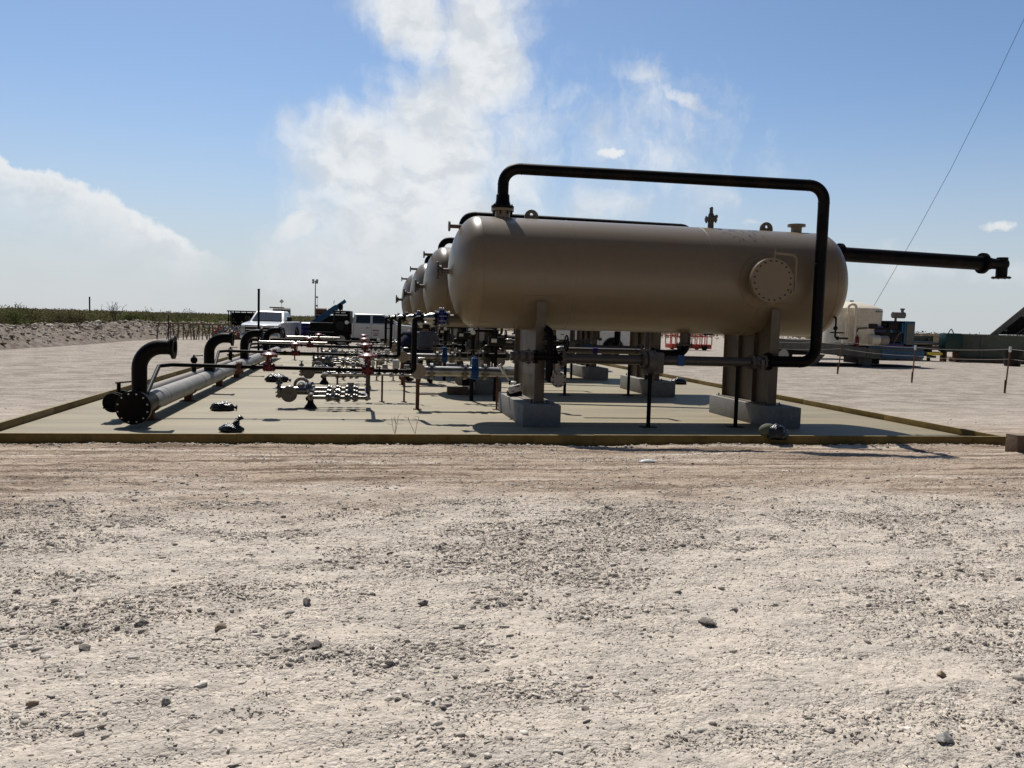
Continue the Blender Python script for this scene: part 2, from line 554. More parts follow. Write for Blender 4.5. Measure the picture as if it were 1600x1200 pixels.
# ------------------------------------------------------------------ numpy noise
_perm = NR.rand(512, 512)
def vnoise(x, y):
    xi, yi = np.floor(x).astype(int), np.floor(y).astype(int)
    fx, fy = x - xi, y - yi
    fx = fx * fx * (3 - 2 * fx)
    fy = fy * fy * (3 - 2 * fy)
    g = lambda a, b: _perm[a & 511, b & 511]
    return (g(xi, yi) * (1 - fx) + g(xi + 1, yi) * fx) * (1 - fy) + (g(xi, yi + 1) * (1 - fx) + g(xi + 1, yi + 1) * fx) * fy
def fbm(x, y, o=5, gain=.5):
    s, a, t = 0, 1.0, 0
    for i in range(o):
        s = s + a * vnoise(x * 2 ** i + 17.3 * i, y * 2 ** i + 9.1 * i)
        t += a
        a *= gain
    return s / t
def sst(x, a, b):
    t = np.clip((x - a) / (b - a), 0, 1)
    return t * t * (3 - 2 * t)

def gheight(x, y):
    near = 1 - sst(np.hypot(x, y), 60, 160)
    h = (fbm(x * .35, y * .35, 4) - .5) * .07
    h += (fbm(x * 2.2 + 40, y * 2.2, 5, .62) - .5) * .030 * (1 - sst(np.hypot(x, y), 12, 25))
    rough = sst(fbm(x * .8 + 9, y * 1.6 + 3, 4), .42, .62) * (1 - sst(y, 8.0, 9.5))
    h += ((fbm(x * 9 + 4, y * 12, 5, .76) - .5) * (.040 + .030 * rough) + (fbm(x * 3.6, y * 6 + 5, 4, .6) - .5) * .035 * (1 - sst(y, 8.5, 10))) * (1 - sst(np.hypot(x, y), 10, 16))
    # tyre ruts running past the front of the pad
    band = sst(y, 7.0, 8.5) * (1 - sst(y, 11.2, 11.5))
    h += (fbm(x * .35, y * 7, 4, .6) - .5) * .046 * band
    h += (fbm(x * .22 + 3, y * 17, 3, .6) - .5) * .012 * sst(y, 5.5, 8.0) * (1 - sst(y, 11.2, 11.5))
    h *= near
    pad = sst(x, -5.25, -4.95) * (1 - sst(x, 10.2, 10.5)) * sst(y, 11.42, 11.6) * (1 - sst(y, 37.2, 37.6))
    h = h * (1 - pad) - .07 * pad
    lip = np.exp(-((y - 11.38) / .10) ** 2) * sst(x, -12, -9) * (1 - sst(x, 9.6, 9.9))
    h += lip * (.015 + .07 * np.clip(fbm(x * 1.7, y * 2 + 5, 4) - .42, 0, 1))
    return h

# ------------------------------------------------------------------ ground
def axis_pts(lo, hi, step, far, grow):
    a = list(np.arange(lo, hi, step))
    s, p = step, a[-1]
    while p < far:
        s *= grow
        p += s
        a.append(p)
    s, p = step, lo
    b = []
    while p > -far:
        s *= grow
        p -= s
        b.append(p)
    return np.array(b[::-1] + a)
gx = axis_pts(-5.5, 9.5, .028, 4200, 1.07)
ys = [2.4]
while ys[-1] < 4200:
    ys.append(ys[-1] + max(.022, min(.0042 * ys[-1], 1e9)) * (1 if ys[-1] < 16 else min(6, 1 + (ys[-1] - 16) * .08)))
ybk = []
s_, p_ = .03, 2.4
while p_ > -600:
    s_ *= 1.15
    p_ -= s_
    ybk.append(p_)
gy = np.array(ybk[::-1] + ys)
GX, GY = np.meshgrid(gx, gy)
GZ = gheight(GX, GY)
nx, ny = len(gx), len(gy)
def grid_mesh(name, X, Y, Z, m):
    ny, nx = X.shape
    me = bpy.data.meshes.new(name)
    co = np.stack([X.ravel(), Y.ravel(), Z.ravel()], 1).astype(np.float32)
    idx = np.arange(nx * ny).reshape(ny, nx)
    q = np.stack([idx[:-1, :-1].ravel(), idx[:-1, 1:].ravel(), idx[1:, 1:].ravel(), idx[1:, :-1].ravel()], 1)
    me.vertices.add(len(co))
    me.vertices.foreach_set('co', co.ravel())
    me.loops.add(q.size)
    me.loops.foreach_set('vertex_index', q.ravel().astype(np.int32))
    me.polygons.add(len(q))
    me.polygons.foreach_set('loop_start', np.arange(0, q.size, 4, dtype=np.int32))
    me.polygons.foreach_set('loop_total', np.full(len(q), 4, dtype=np.int32))
    me.polygons.foreach_set('use_smooth', np.ones(len(q), dtype=bool))
    me.update()
    me.validate()
    me.materials.append(m)
    o = bpy.data.objects.new(name, me)
    COL.objects.link(o)
    return o

def ground_material():
    m = bpy.data.materials.new('caliche')
    m.use_nodes = True
    t = NT(m.node_tree)
    out = t.n('ShaderNodeOutputMaterial')
    b = t.n('ShaderNodeBsdfPrincipled')
    t.put(out.inputs[0], b.outputs[0])
    b.inputs['Roughness'].default_value = .95
    b.inputs['Specular IOR Level'].default_value = .15
    g = t.n('ShaderNodeNewGeometry')
    pos = g.outputs['Position']
    sp = t.n('ShaderNodeSeparateXYZ')
    t.put(sp.inputs[0], pos)
    X, Y = sp.outputs[0], sp.outputs[1]
    pale, pink, brown, grey = c4((.69, .60, .50)), c4((.475, .37, .28)), c4((.24, .17, .12)), c4((.56, .495, .42))
    big = t.noise(t.mapping(pos, scl=(1, 1, 1)), .5, 5, .6)
    med = t.noise(t.mapping(pos, scl=(.7, 1.5, 1)), 2.4, 6, .65)
    small = t.noise(pos, 22, 5, .7)
    vsm = t.noise(pos, 90, 3, .7)
    streak = t.noise(t.mapping(pos, rot=(0, 0, R(1.5)), scl=(.16, 3.2, 1)), 2.0, 6, .6)
    col = t.mix(t.mapr(med, .40, .68), pale, grey)
    # pinkish, driven-over soil close to the pad, fading into pale caliche nearby
    zone = t.math('MULTIPLY', t.mapr(t.math('ADD', Y, t.math('MULTIPLY', t.math('SUBTRACT', big, .5), 5.0)), 6.8, 9.2), t.mapr(Y, 90, 30))
    pinkv = t.mix(t.mapr(streak, .49, .60), pink, brown)
    pinkv = t.mix(t.mapr(streak, .47, .30), pinkv, pale)
    zone2 = t.math('MULTIPLY', zone, t.mapr(Y, 15, 12, .35, 1.0))
    col = t.mix(zone2, col, pinkv)
    far = t.mapr(Y, 11.5, 20)
    farc = t.mix(t.mapr(t.noise(t.mapping(pos, scl=(.55, 1, 1)), 1.5, 10, .82), .42, .60), c4((.47, .415, .35)), c4((.22, .18, .145)))
    col = t.mix(t.math('MULTIPLY', far, .75), col, farc)
    # red dirt and dry scrub floor beyond the levelled yard
    rad = t.math('ADD', Y, t.math('MULTIPLY', X, -0.55))
    wild = t.mapr(t.math('ADD', t.math('ADD', rad, t.math('MULTIPLY', t.mapr(X, 2, 20), -60.0)), t.math('MULTIPLY', t.math('SUBTRACT', big, .5), 12)), 70, 84)
    col = t.mix(wild, col, t.mix(t.noise(pos, .12, 6, .7), c4((.17, .105, .075)), c4((.15, .14, .075))))
    mul = t.n('ShaderNodeMix', data_type='RGBA', blend_type='MULTIPLY')
    mul.inputs[0].default_value = 1
    t.put(mul.inputs[6], col)
    t.put(mul.inputs[7], t.math('MULTIPLY', t.mapr(small, .25, .75, .80, 1.14), t.mapr(vsm, .25, .75, .86, 1.1)))
    t.put(b.inputs['Base Color'], mul.outputs[2])
    vd = []
    for sc_v in (38.0, 95.0):
        vo = t.n('ShaderNodeTexVoronoi', feature='F1', ins={'Scale': sc_v, 'Randomness': 1.0})
        wp = t.n('ShaderNodeVectorMath', operation='MULTIPLY_ADD')
        nw = t.n('ShaderNodeTexNoise', ins={'Scale': sc_v * .6, 'Detail': 3.0})
        t.put(nw.inputs['Vector'], pos)
        t.put(wp.inputs[0], nw.outputs['Color'])
        wp.inputs[1].default_value = (.6 / sc_v,) * 3
        t.put(wp.inputs[2], pos)
        t.put(vo.inputs['Vector'], wp.outputs[0])
        vd.append(vo)
    packed = t.mapr(t.noise(t.mapping(pos, scl=(.7, 1.5, 1)), 2.1, 6, .7), .40, .60, .15, 1.0)
    vh = t.math('ADD', t.math('MULTIPLY', vd[0].outputs['Distance'], -1.6), t.math('MULTIPLY', vd[1].outputs['Distance'], -.8))
    vh = t.math('MULTIPLY', vh, packed)
    cell = t.n('ShaderNodeSeparateXYZ')
    t.put(cell.inputs[0], vd[0].outputs['Color'])
    cell2 = t.n('ShaderNodeSeparateXYZ')
    t.put(cell2.inputs[0], vd[1].outputs['Color'])
    tone = t.math('MULTIPLY', t.mapr(cell.outputs[0], 0, 1, .86, 1.08, smooth=False), t.mapr(cell2.outputs[0], 0, 1, .88, 1.08, smooth=False))
    mul2 = t.n('ShaderNodeMix', data_type='RGBA', blend_type='MULTIPLY')
    t.put(mul2.inputs[0], packed)
    t.put(mul2.inputs[6], mul.outputs[2])
    t.put(mul2.inputs[7], tone)
    t.put(b.inputs['Base Color'], mul2.outputs[2])
    hgt = t.math('ADD', vh, t.math('ADD', t.math('ADD', t.math('MULTIPLY', t.noise(pos, 50, 7, .78), .7), t.math('MULTIPLY', t.noise(t.mapping(pos, scl=(.7, 1.3, 1)), 13, 5, .6), 1.3)), t.math('MULTIPLY', streak, .6)))
    bn = t.n('ShaderNodeBump', ins={'Strength': .7, 'Distance': .018})
    t.put(bn.inputs['Height'], hgt)
    t.put(b.inputs['Normal'], bn.outputs[0])
    return m
M['ground'] = ground_material()
tagp(grid_mesh('ground', GX, GY, GZ, M['ground']), kind='structure')

# ------------------------------------------------------------------ concrete pad
def pad_material():
    m = bpy.data.materials.new('pad_concrete')
    m.use_nodes = True
    t = NT(m.node_tree)
    out = t.n('ShaderNodeOutputMaterial')
    b = t.n('ShaderNodeBsdfPrincipled')
    t.put(out.inputs[0], b.outputs[0])
    b.inputs['Roughness'].default_value = .7
    g = t.n('ShaderNodeNewGeometry')
    pos = g.outputs['Position']
    a = t.noise(t.mapping(pos, scl=(.25, 1.6, 1)), 1.1, 6, .6)
    bgs = t.noise(pos, 1.6, 5, .65)
    col = t.mix(t.mapr(a, .38, .64), c4((.315, .262, .160)), c4((.24, .198, .125)))
    col = t.mix(t.mapr(bgs, .60, .78, 0, .55), col, c4((.21, .165, .11)))
    sp = t.n('ShaderNodeSeparateXYZ')
    t.put(sp.inputs[0], pos)
    mul = t.n('ShaderNodeMix', data_type='RGBA', blend_type='MULTIPLY')
    mul.inputs[0].default_value = 1
    t.put(mul.inputs[6], col)
    t.put(mul.inputs[7], t.mapr(t.noise(pos, 35, 4, .7), .25, .75, .90, 1.06))
    t.put(b.inputs['Base Color'], mul.outputs[2])
    bn = t.n('ShaderNodeBump', ins={'Strength': .12, 'Distance': .01})
    t.put(bn.inputs['Height'], t.noise(t.mapping(pos, scl=(.4, 2, 1)), 30, 4, .6))
    t.put(b.inputs['Normal'], bn.outputs[0])
    return m
M['pad'] = pad_material()
PADZ = .04
PX0, PX1, PY0, PY1 = -4.88, 10.08, 11.62, 37.0
xs_j = [PX0, PX1]
ys_j = [PY0, PY1]
mb = MB()
for i in range(1):
    for j in range(1):
        mb.box((xs_j[i] + (.004 if i else 0), ys_j[j] + (.004 if j else 0), -.10), (xs_j[i + 1] - .004, ys_j[j + 1] - .004, PADZ - random.random() * .0006), bev=.003)
tagp(mb.build('concrete_pad', M['pad']), kind='structure')

# kerb of coated boards round the pad
kt = Thing('containment_kerb', 'low olive brown kerb of butted boards framing the concrete pad', 'kerb', (2.6, 24, 0))
def board(x0, y0, x1, y1, z1=.15, z0=-.05):
    b_ = MB()
    b_.box((x0, y0, z0), (x1, y1, z1), bev=.004)
    kt.part('board', b_, M['curb'])
xk = [-9.2, -7.9, -4.96, -2.03, .98, 3.03, 5.98, 8.0, 10.16]
xk = [-4.96, -1.62, 1.83, 3.35, 6.93, 9.55, 10.16]
for a, b_ in zip(xk, xk[1:]):
    board(a + .0015, 11.55, b_ - .0015, 11.60, .15 + random.uniform(-.004, .004))
yy = 11.603
while yy < 37:
    y2 = min(yy + 3.05, 37.0)
    board(-4.96, yy, -4.91, y2 - .006, .15 + random.uniform(-.004, .004))
    board(10.11, yy, 10.16, y2 - .006, .15 + random.uniform(-.004, .004))
    yy = y2
for a in np.arange(-4.96, 10.1, 3.05):
    board(a + .003, 37.0, min(a + 3.05, 10.16) - .003, 37.05)

# ------------------------------------------------------------------ one bay: tank, piers and its pipework
TY, TZ, TR = 14.6, 2.6, .97
XL, XR, HD = 1.98, 8.37, .49
ORD = ['nearest the camera', 'second from the camera', 'third from the camera', 'farthest from the camera']
BAY = [0, 5.9, 11.5, 17.1]
protos = []      # (root, labels for the four bays, bays to copy into, z shift)

def surf_y(z, r=TR):
    return TY - math.sqrt(max(r * r - (z - TZ) ** 2, 0))

def make_tank():
    th = Thing('process_tank', 'long tan horizontal steel tank ' + ORD[0] + ', with round bolted manway', 'tank', (4.9, TY, .4), group='row of tan horizontal tanks on the pad')
    b = MB()
    prof = []
    k = 14
    for i in range(k + 1):
        a = math.pi / 2 * i / k
        prof.append((XL - HD * math.cos(a), TR * math.sin(a)))
    for x in (3.55, 6.02):
        prof += [(x - .012, TR), (x - .008, TR + .0035), (x + .008, TR + .0035), (x + .012, TR)]
    prof.insert(k + 1, (XL + .012, TR))
    prof[k + 1:k + 1] = [(XL + .002, TR + .004), (XL + .010, TR + .004)]
    prof += [(XR - .014, TR), (XR - .010, TR + .004), (XR - .002, TR + .004)]
    for i in range(k + 1):
        a = math.pi / 2 * (1 - i / k)
        prof.append((XR + HD * math.cos(a), TR * math.sin(a)))
    prof[0] = (prof[0][0], 0)
    prof[-1] = (prof[-1][0], 0)
    b.lathe((0, TY, TZ), (1, 0, 0), prof, 96)
    th.part('body', b, M['tan'])
    # top nozzles
    def nozzle(x, r, h, fr, z0=TZ + TR - .04, nb=8, bolts=True):
        n_ = MB()
        n_.cyl((x, TY, z0), (x, TY, TZ + TR + h), r)
        n_.flange((x, TY, TZ + TR + h), (0, 0, 1), fr, .045, nb if bolts else 0, .014, .02, gap=False)
        th.part('nozzle', n_, M['tan'])
    nozzle(2.42, .135, .13, .20, bolts=False)
    nozzle(8.02, .10, .13, .165, bolts=False)
    b = MB()                                             # relief valve
    b.cyl((6.31, TY, 3.5), (6.31, TY, 3.71), .055)
    b.flange((6.31, TY, 3.73), (0, 0, 1), .115, .03, 6, .012, .03)
    b.cyl((6.31, TY, 3.76), (6.31, TY, 3.84), .065, .045)
    b.cyl((6.31, TY, 3.84), (6.31, TY, 3.93), .035, .03)
    b.sphere((6.31, TY, 3.93), .035)
    b.cyl((6.31, TY, 3.76), (6.43, TY, 3.80), .03)
    th.part('relief_valve', b, M['brownpipe'])
    for x in (2.94, 7.41):
        b = MB()
        pl = [(x - .13, 3.52)] + [(x + .125 * math.cos(a), 3.61 + .125 * math.sin(a)) for a in np.linspace(math.pi, 0, 15)] + [(x + .13, 3.52)]
        pl += [(x, 3.52)] + [(x + .028 * math.sin(a), 3.65 - .028 * math.cos(a)) for a in np.linspace(0.01, 2 * math.pi - .01, 17)] + [(x - .0005, 3.52)]
        b.prism(pl, 1, TY - .016, TY + .016)
        th.part('lifting_lug', b, M['leg'])
    # manway
    cx, cz = 6.93, 2.58
    mw = MB()
    mw.cyl((cx, TY - .9, cz), (cx, 13.42, cz), .315, n=40)
    ring, vs, fs = 48, [], []
    for rr in (.31, .46):
        for k_ in range(ring):
            a = 2 * math.pi * k_ / ring
            z = cz + rr * math.sin(a)
            vs.append((cx + rr * math.cos(a), TY - math.sqrt((TR + .014) ** 2 - (z - TZ) ** 2), z))
    for k_ in range(ring):
        a = 2 * math.pi * k_ / ring
        z = cz + .462 * math.sin(a)
        vs.append((cx + .462 * math.cos(a), TY - math.sqrt((TR - .01) ** 2 - (z - TZ) ** 2), z))
    for q in (0, 1):
        for k_ in range(ring):
            k2 = (k_ + 1) % ring
            fs.append((q * ring + k_, q * ring + k2, (q + 1) * ring + k2, (q + 1) * ring + k_))
    mw.add(vs, fs, True)
    mwo = th.part('manway', mw, M['tan'])
    b = MB()
    b.lathe((cx, 13.42, cz), (0, -1, 0), [(0, .30), (0, .385), (.045, .385), (.045, .30)], 48)
    th.part('manway_flange', b, M['tan'], mwo)
    b = MB()
    b.lathe((cx, 13.365, cz), (0, -1, 0), [(0, 0), (0, .385), (.036, .385), (.042, .378), (.042, 0)], 48)
    th.part('manway_cover', b, M['tan'], mwo)
    b = MB()
    for k_ in range(20):
        a = 2 * math.pi * (k_ + .5) / 20
        q = (cx + .335 * math.cos(a), cz + .335 * math.sin(a))
        b.cyl((q[0], 13.305, q[1]), (q[0], 13.44, q[1]), .013, n=6)
    th.part('bolts', b, M['boltdark'], mwo)
    b = MB()
    b.tube([(cx + .02, 13.33, 3.07), (cx + .02, 13.33, 3.045), (cx + .43, 13.335, 3.02), (cx + .43, 13.335, 2.40)], .019, .09)
    b.cyl((cx + .02, 13.33, 2.94), (cx + .02, 13.33, 3.16), .012, n=8)
    b.box((cx + .37, 13.34, 2.38), (cx + .45, 13.40, 2.70))
    th.part('davit', b, M['tan'], mwo)
    # left head nozzles
    b = MB()
    b.cyl((1.32, TY, 2.6), (1.55, TY, 2.6), .05)
    b.flange((1.345, TY, 2.6), (1, 0, 0), .10, .02, 6, .012, .03)
    b.cyl((1.30, TY - .02, 2.72), (1.30, TY - .02, 2.48), .022)
    b.sphere((1.30, TY - .02, 2.73), .03)
    b.sphere((1.30, TY - .02, 2.48), .028)
    th.part('level_nozzle', b, M['brownpipe2'])
    b = MB()
    b.cyl((1.50, TY, 3.38), (1.75, TY, 3.38), .035)
    b.flange((1.49, TY, 3.38), (1, 0, 0), .09, .03, 0, gap=False)
    th.part('vent_nozzle', b, M['leg'])
    b = MB()
    b.cyl((5.9, TY, 1.66), (5.9, TY, 1.42), .09)
    b.flange((5.9, TY, 1.42), (0, 0, 1), .155, .03, 8, gap=False)
    th.part('drain_nozzle', b, M['leg'])
    b = MB()                                              # drain cluster, right end
    b.tube([(8.45, 13.95, 2.0), (8.45, 13.8, 2.0), (8.45, 13.8, 1.62), (8.7, 13.8, 1.62)], .018, .04, n=8)
    b.sphere((8.45, 13.8, 1.8), .04)
    b.sphere((8.5, 13.8, 1.62), .035)
    b.cyl((8.35, 13.8, 1.72), (8.62, 13.8, 1.72), .012, n=8)
    th.part('gauge_fitting', b, M['boltdark'])
    # saddles
    for x in (2.97, 7.2):
        s_ = MB()
        up = [(TY + TR * .99 * math.sin(a), TZ - TR * .99 * math.cos(a)) for a in np.linspace(R(58), R(-58), 25)]
        s_.prism([(13.66, .415), (15.54, .415)] + up, 0, x - .012, x + .012)
        nf = (13.66, 15.54) if x < 5 else (13.66, 14.28, 14.92, 15.54)
        for y in nf:
            zt = 2.10 if abs(y - TY) > .8 else TZ - math.sqrt(TR ** 2 - (y - TY) ** 2) + .02
            s_.box((x - .085, y - .012, .415), (x + .085, y + .012, zt))
        s_.box((x - .16, 13.55, .40), (x + .16, 15.65, .414))
        so = th.part('saddle', s_, M['leg'])
        wp = MB()
        A = np.linspace(R(66), R(-66), 33)
        vs, fs = [], []
        for a in A:
            for (dx, rr) in ((-.30, TR - .004), (-.297, TR + .012), (.297, TR + .012), (.30, TR - .004)):
                vs.append((x + dx, TY + rr * math.sin(a), TZ - rr * math.cos(a)))
        for i in range(len(A) - 1):
            for j in range(3):
                fs.append((i * 4 + j, i * 4 + j + 1, i * 4 + j + 5, i * 4 + j + 4))
        fs += [(0, 1, 2, 3), tuple(len(vs) - 4 + i for i in (3, 2, 1, 0))]
        wp.add(vs, fs, True)
        th.part('wear_plate', wp, M['tan'], so)
    return th.e
T = make_tank()
protos.append((T, ['long tan horizontal steel tank ' + o_ + (', with round bolted manway' if i == 0 else ', partly hidden behind the others') for i, o_ in enumerate(ORD)], (1, 2, 3), (0, -.05, -.08, -.13)))

def make_pier(x0, x1, side):
    b = MB()
    b.box((x0, 13.28, PADZ), (x1, 15.78, .40), bev=.014)
    loc = ((x0 + x1) / 2, 14.5, PADZ)
    t_ = Thing('concrete_pier', 'x', 'concrete block', loc, group='concrete piers under the tank saddles')
    t_.part('block', b, M['pier'])
    b = MB()                                # chalked letters on the front face
    for (xa, za, xb, zb) in ((0, 0, 0, .09), (0, .04, .05, .09), (0, .05, .05, 0), (.08, 0, .08, .08), (.08, .035, .12, .08), (.08, .045, .13, 0)):
        b.cyl((x0 + .33 + xa, 13.279, .17 + za), (x0 + .33 + xb, 13.279, .17 + zb), .003, n=5)
    t_.part('chalk_marks', b, M['chalk'])
    b = MB()                                # anchor nuts
    xc = 2.97 if side == 'left' else 7.2
    for dx in (-.13, .13):
        for y in (13.62, 15.58):
            b.cyl((xc + dx, y, .39), (xc + dx, y, .455), .014, n=6)
    t_.part('anchor_bolts', b, M['boltdark'])
    return t_.e
for side, x0, x1 in (('left', 2.63, 3.27), ('right', 6.96, 7.57)):
    e = make_pier(x0, x1, side)
    ls = ['grey concrete block under the %s saddle of the tank %s' % ({'left': 'dome end', 'right': 'manway end'}[side], o_) for o_ in ORD]
    e['label'] = ls[0]
    protos.append((e, ls, (1, 2, 3), 0))

def overhead():
    th = Thing('overhead_pipe', 'x', 'pipe', (2.42, TY, 3.75), group='black pipe loops over the tanks')
    b = MB()
    b.tube([(2.42, TY, 3.76), (2.42, TY, 4.43), (7.86, 13.42, 4.24), (7.86, 13.42, 1.19), (6.98, 13.42, 1.19)], .098, .27, n=24, seg=10, caps=False)
    for t in (.35, .62):
        pass
    for p, ax in (((2.42, TY, 4.15), (0, 0, 1)), ((2.73, 14.533, 4.418), (1, -.217, -.035)), ((7.59, 13.478, 4.25), (1, -.2, -.03)), ((7.86, 13.42, 3.95), (0, 0, 1)), ((7.86, 13.42, 2.9), (0, 0, 1)), ((7.86, 13.42, 2.2), (0, 0, 1)), ((7.86, 13.42, 1.48), (0, 0, 1)), ((7.57, 13.42, 1.19), (1, 0, 0))):
        b.lathe(Vector(p) - Vector(ax).normalized() * .008, ax, [(0, .097), (.003, .102), (.013, .102), (.016, .097)], 24)
    po = th.part('pipe', b, M['black'])
    b = MB()
    b.lathe((2.42, TY, 3.725), (0, 0, 1), [(0, 0), (0, .20), (.045, .20), (.05, .15), (.12, .125), (.14, .12), (.24, .115), (.25, .1)], 28)
    for k in range(8):
        a = 2 * math.pi * (k + .5) / 8
        b.cyl((2.42 + .168 * math.cos(a), TY + .168 * math.sin(a), 3.62), (2.42 + .168 * math.cos(a), TY + .168 * math.sin(a), 3.80), .014, n=6)
    th.part('flange', b, M['black'])
    b = MB()
    b.flange((6.97, 13.42, 1.19), (1, 0, 0), .155, .025, 8, .012, .03)
    th.part('flange', b, M['black'])
    return th.e
e = overhead()
ls = ['black bent pipe looping over the tank ' + o_ for o_ in ORD]
e['label'] = ls[0]
protos.append((e, ls, (1, 2, 3), (0, -.11, -.20, -.28)))

# flanged outlet pipe leaving the right head of the front tank
th = Thing('outlet_pipe', 'thick black pipe sticking out from the far dome of the front tank into the sky', 'pipe', (8.7, TY, 3.2))
b = MB()
b.cyl((8.60, TY, 3.21), (8.90, TY, 3.21), .135, n=28)
b.cyl((8.95, TY, 3.21), (12.0, TY, 3.16), .138, n=28)
th.part('pipe', b, M['black'])
b = MB()
b.flange((8.93, TY, 3.21), (1, 0, -.016), .205, .028, 12, .012, .03)
th.part('flange', b, M['black'])
b = MB()
b.flange((12.02, TY, 3.16), (1, 0, -.016), .205, .028, 12, .012, .03)
th.part('flange', b, M['black'])
b = MB()
b.lathe((12.04, TY, 3.16), (1, 0, 0), [(0, .14), (.06, .14), (.2, .105), (.5, .105)], 24)
b.cyl((12.46, TY, 2.90), (12.46, TY, 3.29), .105, n=24)
b.flange((12.46, TY, 2.895), (0, 0, 1), .175, .03, 8, .012, .01, gap=False)
th.part('tee', b, M['blackmatte'])

# header risers + inlet lines
def riser():
    th = Thing('riser_elbow', 'x', 'pipe elbow', (-3.28, 13.35, .4), group='black risers on the grey header pipe')
    b = MB()
    b.tube([(-3.28, 13.35, .38), (-3.28, 13.35, 1.22), (-2.84, 13.35, 1.22)], .112, .33, n=26, seg=10)
    th.part('pipe', b, M['black'])
    b = MB()
    b.lathe((-2.86, 13.35, 1.22), (1, 0, 0), [(0, .113), (.03, .125), (.05, .175), (.05, .178), (.09, .178), (.09, .09), (.05, .085), (-.1, .085)], 28)
    th.part('flange', b, M['black'])
    return th.e
e = riser()
ls = ['black riser elbow with open flange on the grey header, ' + o_ for o_ in ORD]
e['label'] = ls[0]
protos.append((e, ls, (1, 2, 3), 0))

LY = 14.7
def inlet():
    th = Thing('inlet_line', 'x', 'pipe', (-3.2, LY, .8), group='thin black inlet lines across the pad')
    b = MB()
    b.tube([(-3.2, 13.45, .50), (-3.27, 14.55, .86), (-3.1, LY, .875), (.93, LY, .83)], .034, .06, n=12)
    th.part('pipe', b, M['black'])
    b = MB()
    b.tube([(.80, LY, .83), (.93, LY, .83), (.93, LY, 1.76), (1.06, LY, 1.77)], .048, .07, n=14)
    th.part('upright', b, M['black'])
    for x, r in ((-2.02, .07), (-1.78, .055), (-.36, .075), (.33, .085), (.62, .06)):
        b = MB()
        z = .875 - (x + 3.1) * .0112
        b.flange((x, LY, z), (1, 0, 0), r, .014, 4, .009, .02, n=16)
        th.part('flange', b, M['black'])
    b = MB()
    b.flange((-2.02, LY, .863), (1, 0, 0), .085, .035, 6, .01, .02, n=16)
    b.box((-2.09, LY - .03, .74), (-1.95, LY + .03, .80))
    th.part('coupling', b, M['rust'])
    return th.e
e = inlet()
ls = ['thin black inlet line with tall upright, running to the tank ' + o_ for o_ in ORD]
e['label'] = ls[0]
protos.append((e, ls, (1, 2, 3), 0))

def control_valve(x, s=1.0, where=''):
    z = .875 - (x + 3.1) * .0112
    th = Thing('control_valve', 'x', 'valve', (x, LY, z), group='dark red control valves on the inlet lines')
    b = MB()
    b.cyl((x - .08 * s, LY, z), (x + .08 * s, LY, z), .055 * s)
    b.flange((x - .08 * s, LY, z), (1, 0, 0), .075 * s, .012, 4, .009, .015, n=16)
    b.flange((x + .08 * s, LY, z), (1, 0, 0), .075 * s, .012, 4, .009, .015, n=16)
    b.lathe((x, LY, z - .07 * s), (0, 0, 1), [(0, 0), (0, .06 * s), (.12 * s, .06 * s), (.13 * s, .035 * s), (.16 * s, .035 * s)], 16)
    th.part('body', b, M['red'])
    b = MB()
    for dx in (-.035, .035):
        b.cyl((x + dx * s, LY, z + .07 * s), (x + dx * s, LY, z + .19 * s), .014 * s, n=8)
    b.cyl((x, LY, z + .06 * s), (x, LY, z + .2 * s), .012 * s, n=8)
    b.box((x - .02 * s, LY - .045 * s, z + .10 * s), (x + .02 * s, LY - .03 * s, z + .15 * s))
    th.part('yoke', b, [M['red']])
    b = MB()
    b.lathe((x, LY, z + .18 * s), (0, 0, 1), [(0, .03 * s), (0, .07 * s), (.035 * s, .13 * s), (.042 * s, .155 * s), (.058 * s, .155 * s), (.068 * s, .13 * s), (.10 * s, .06 * s), (.105 * s, .03 * s), (.14 * s, .03 * s), (.14 * s, 0)], 28)
    for k in range(12):
        a = k * math.pi / 6
        b.cyl((x + .142 * s * math.cos(a), LY + .142 * s * math.sin(a), z + .212 * s), (x + .142 * s * math.cos(a), LY + .142 * s * math.sin(a), z + .25 * s), .008 * s, n=6)
    th.part('actuator', b, M['red'])
    return th.e
for x, s, nm in ((-1.53, .95, 'nearer the header pipe'), (.13, 1.08, 'beside the black upright')):
    e = control_valve(x, s)
    ls = ['dark red valve %s, on the inlet line %s' % (nm, o_) for o_ in ORD]
    e['label'] = ls[0]
    protos.append((e, ls, (1, 2, 3), 0))

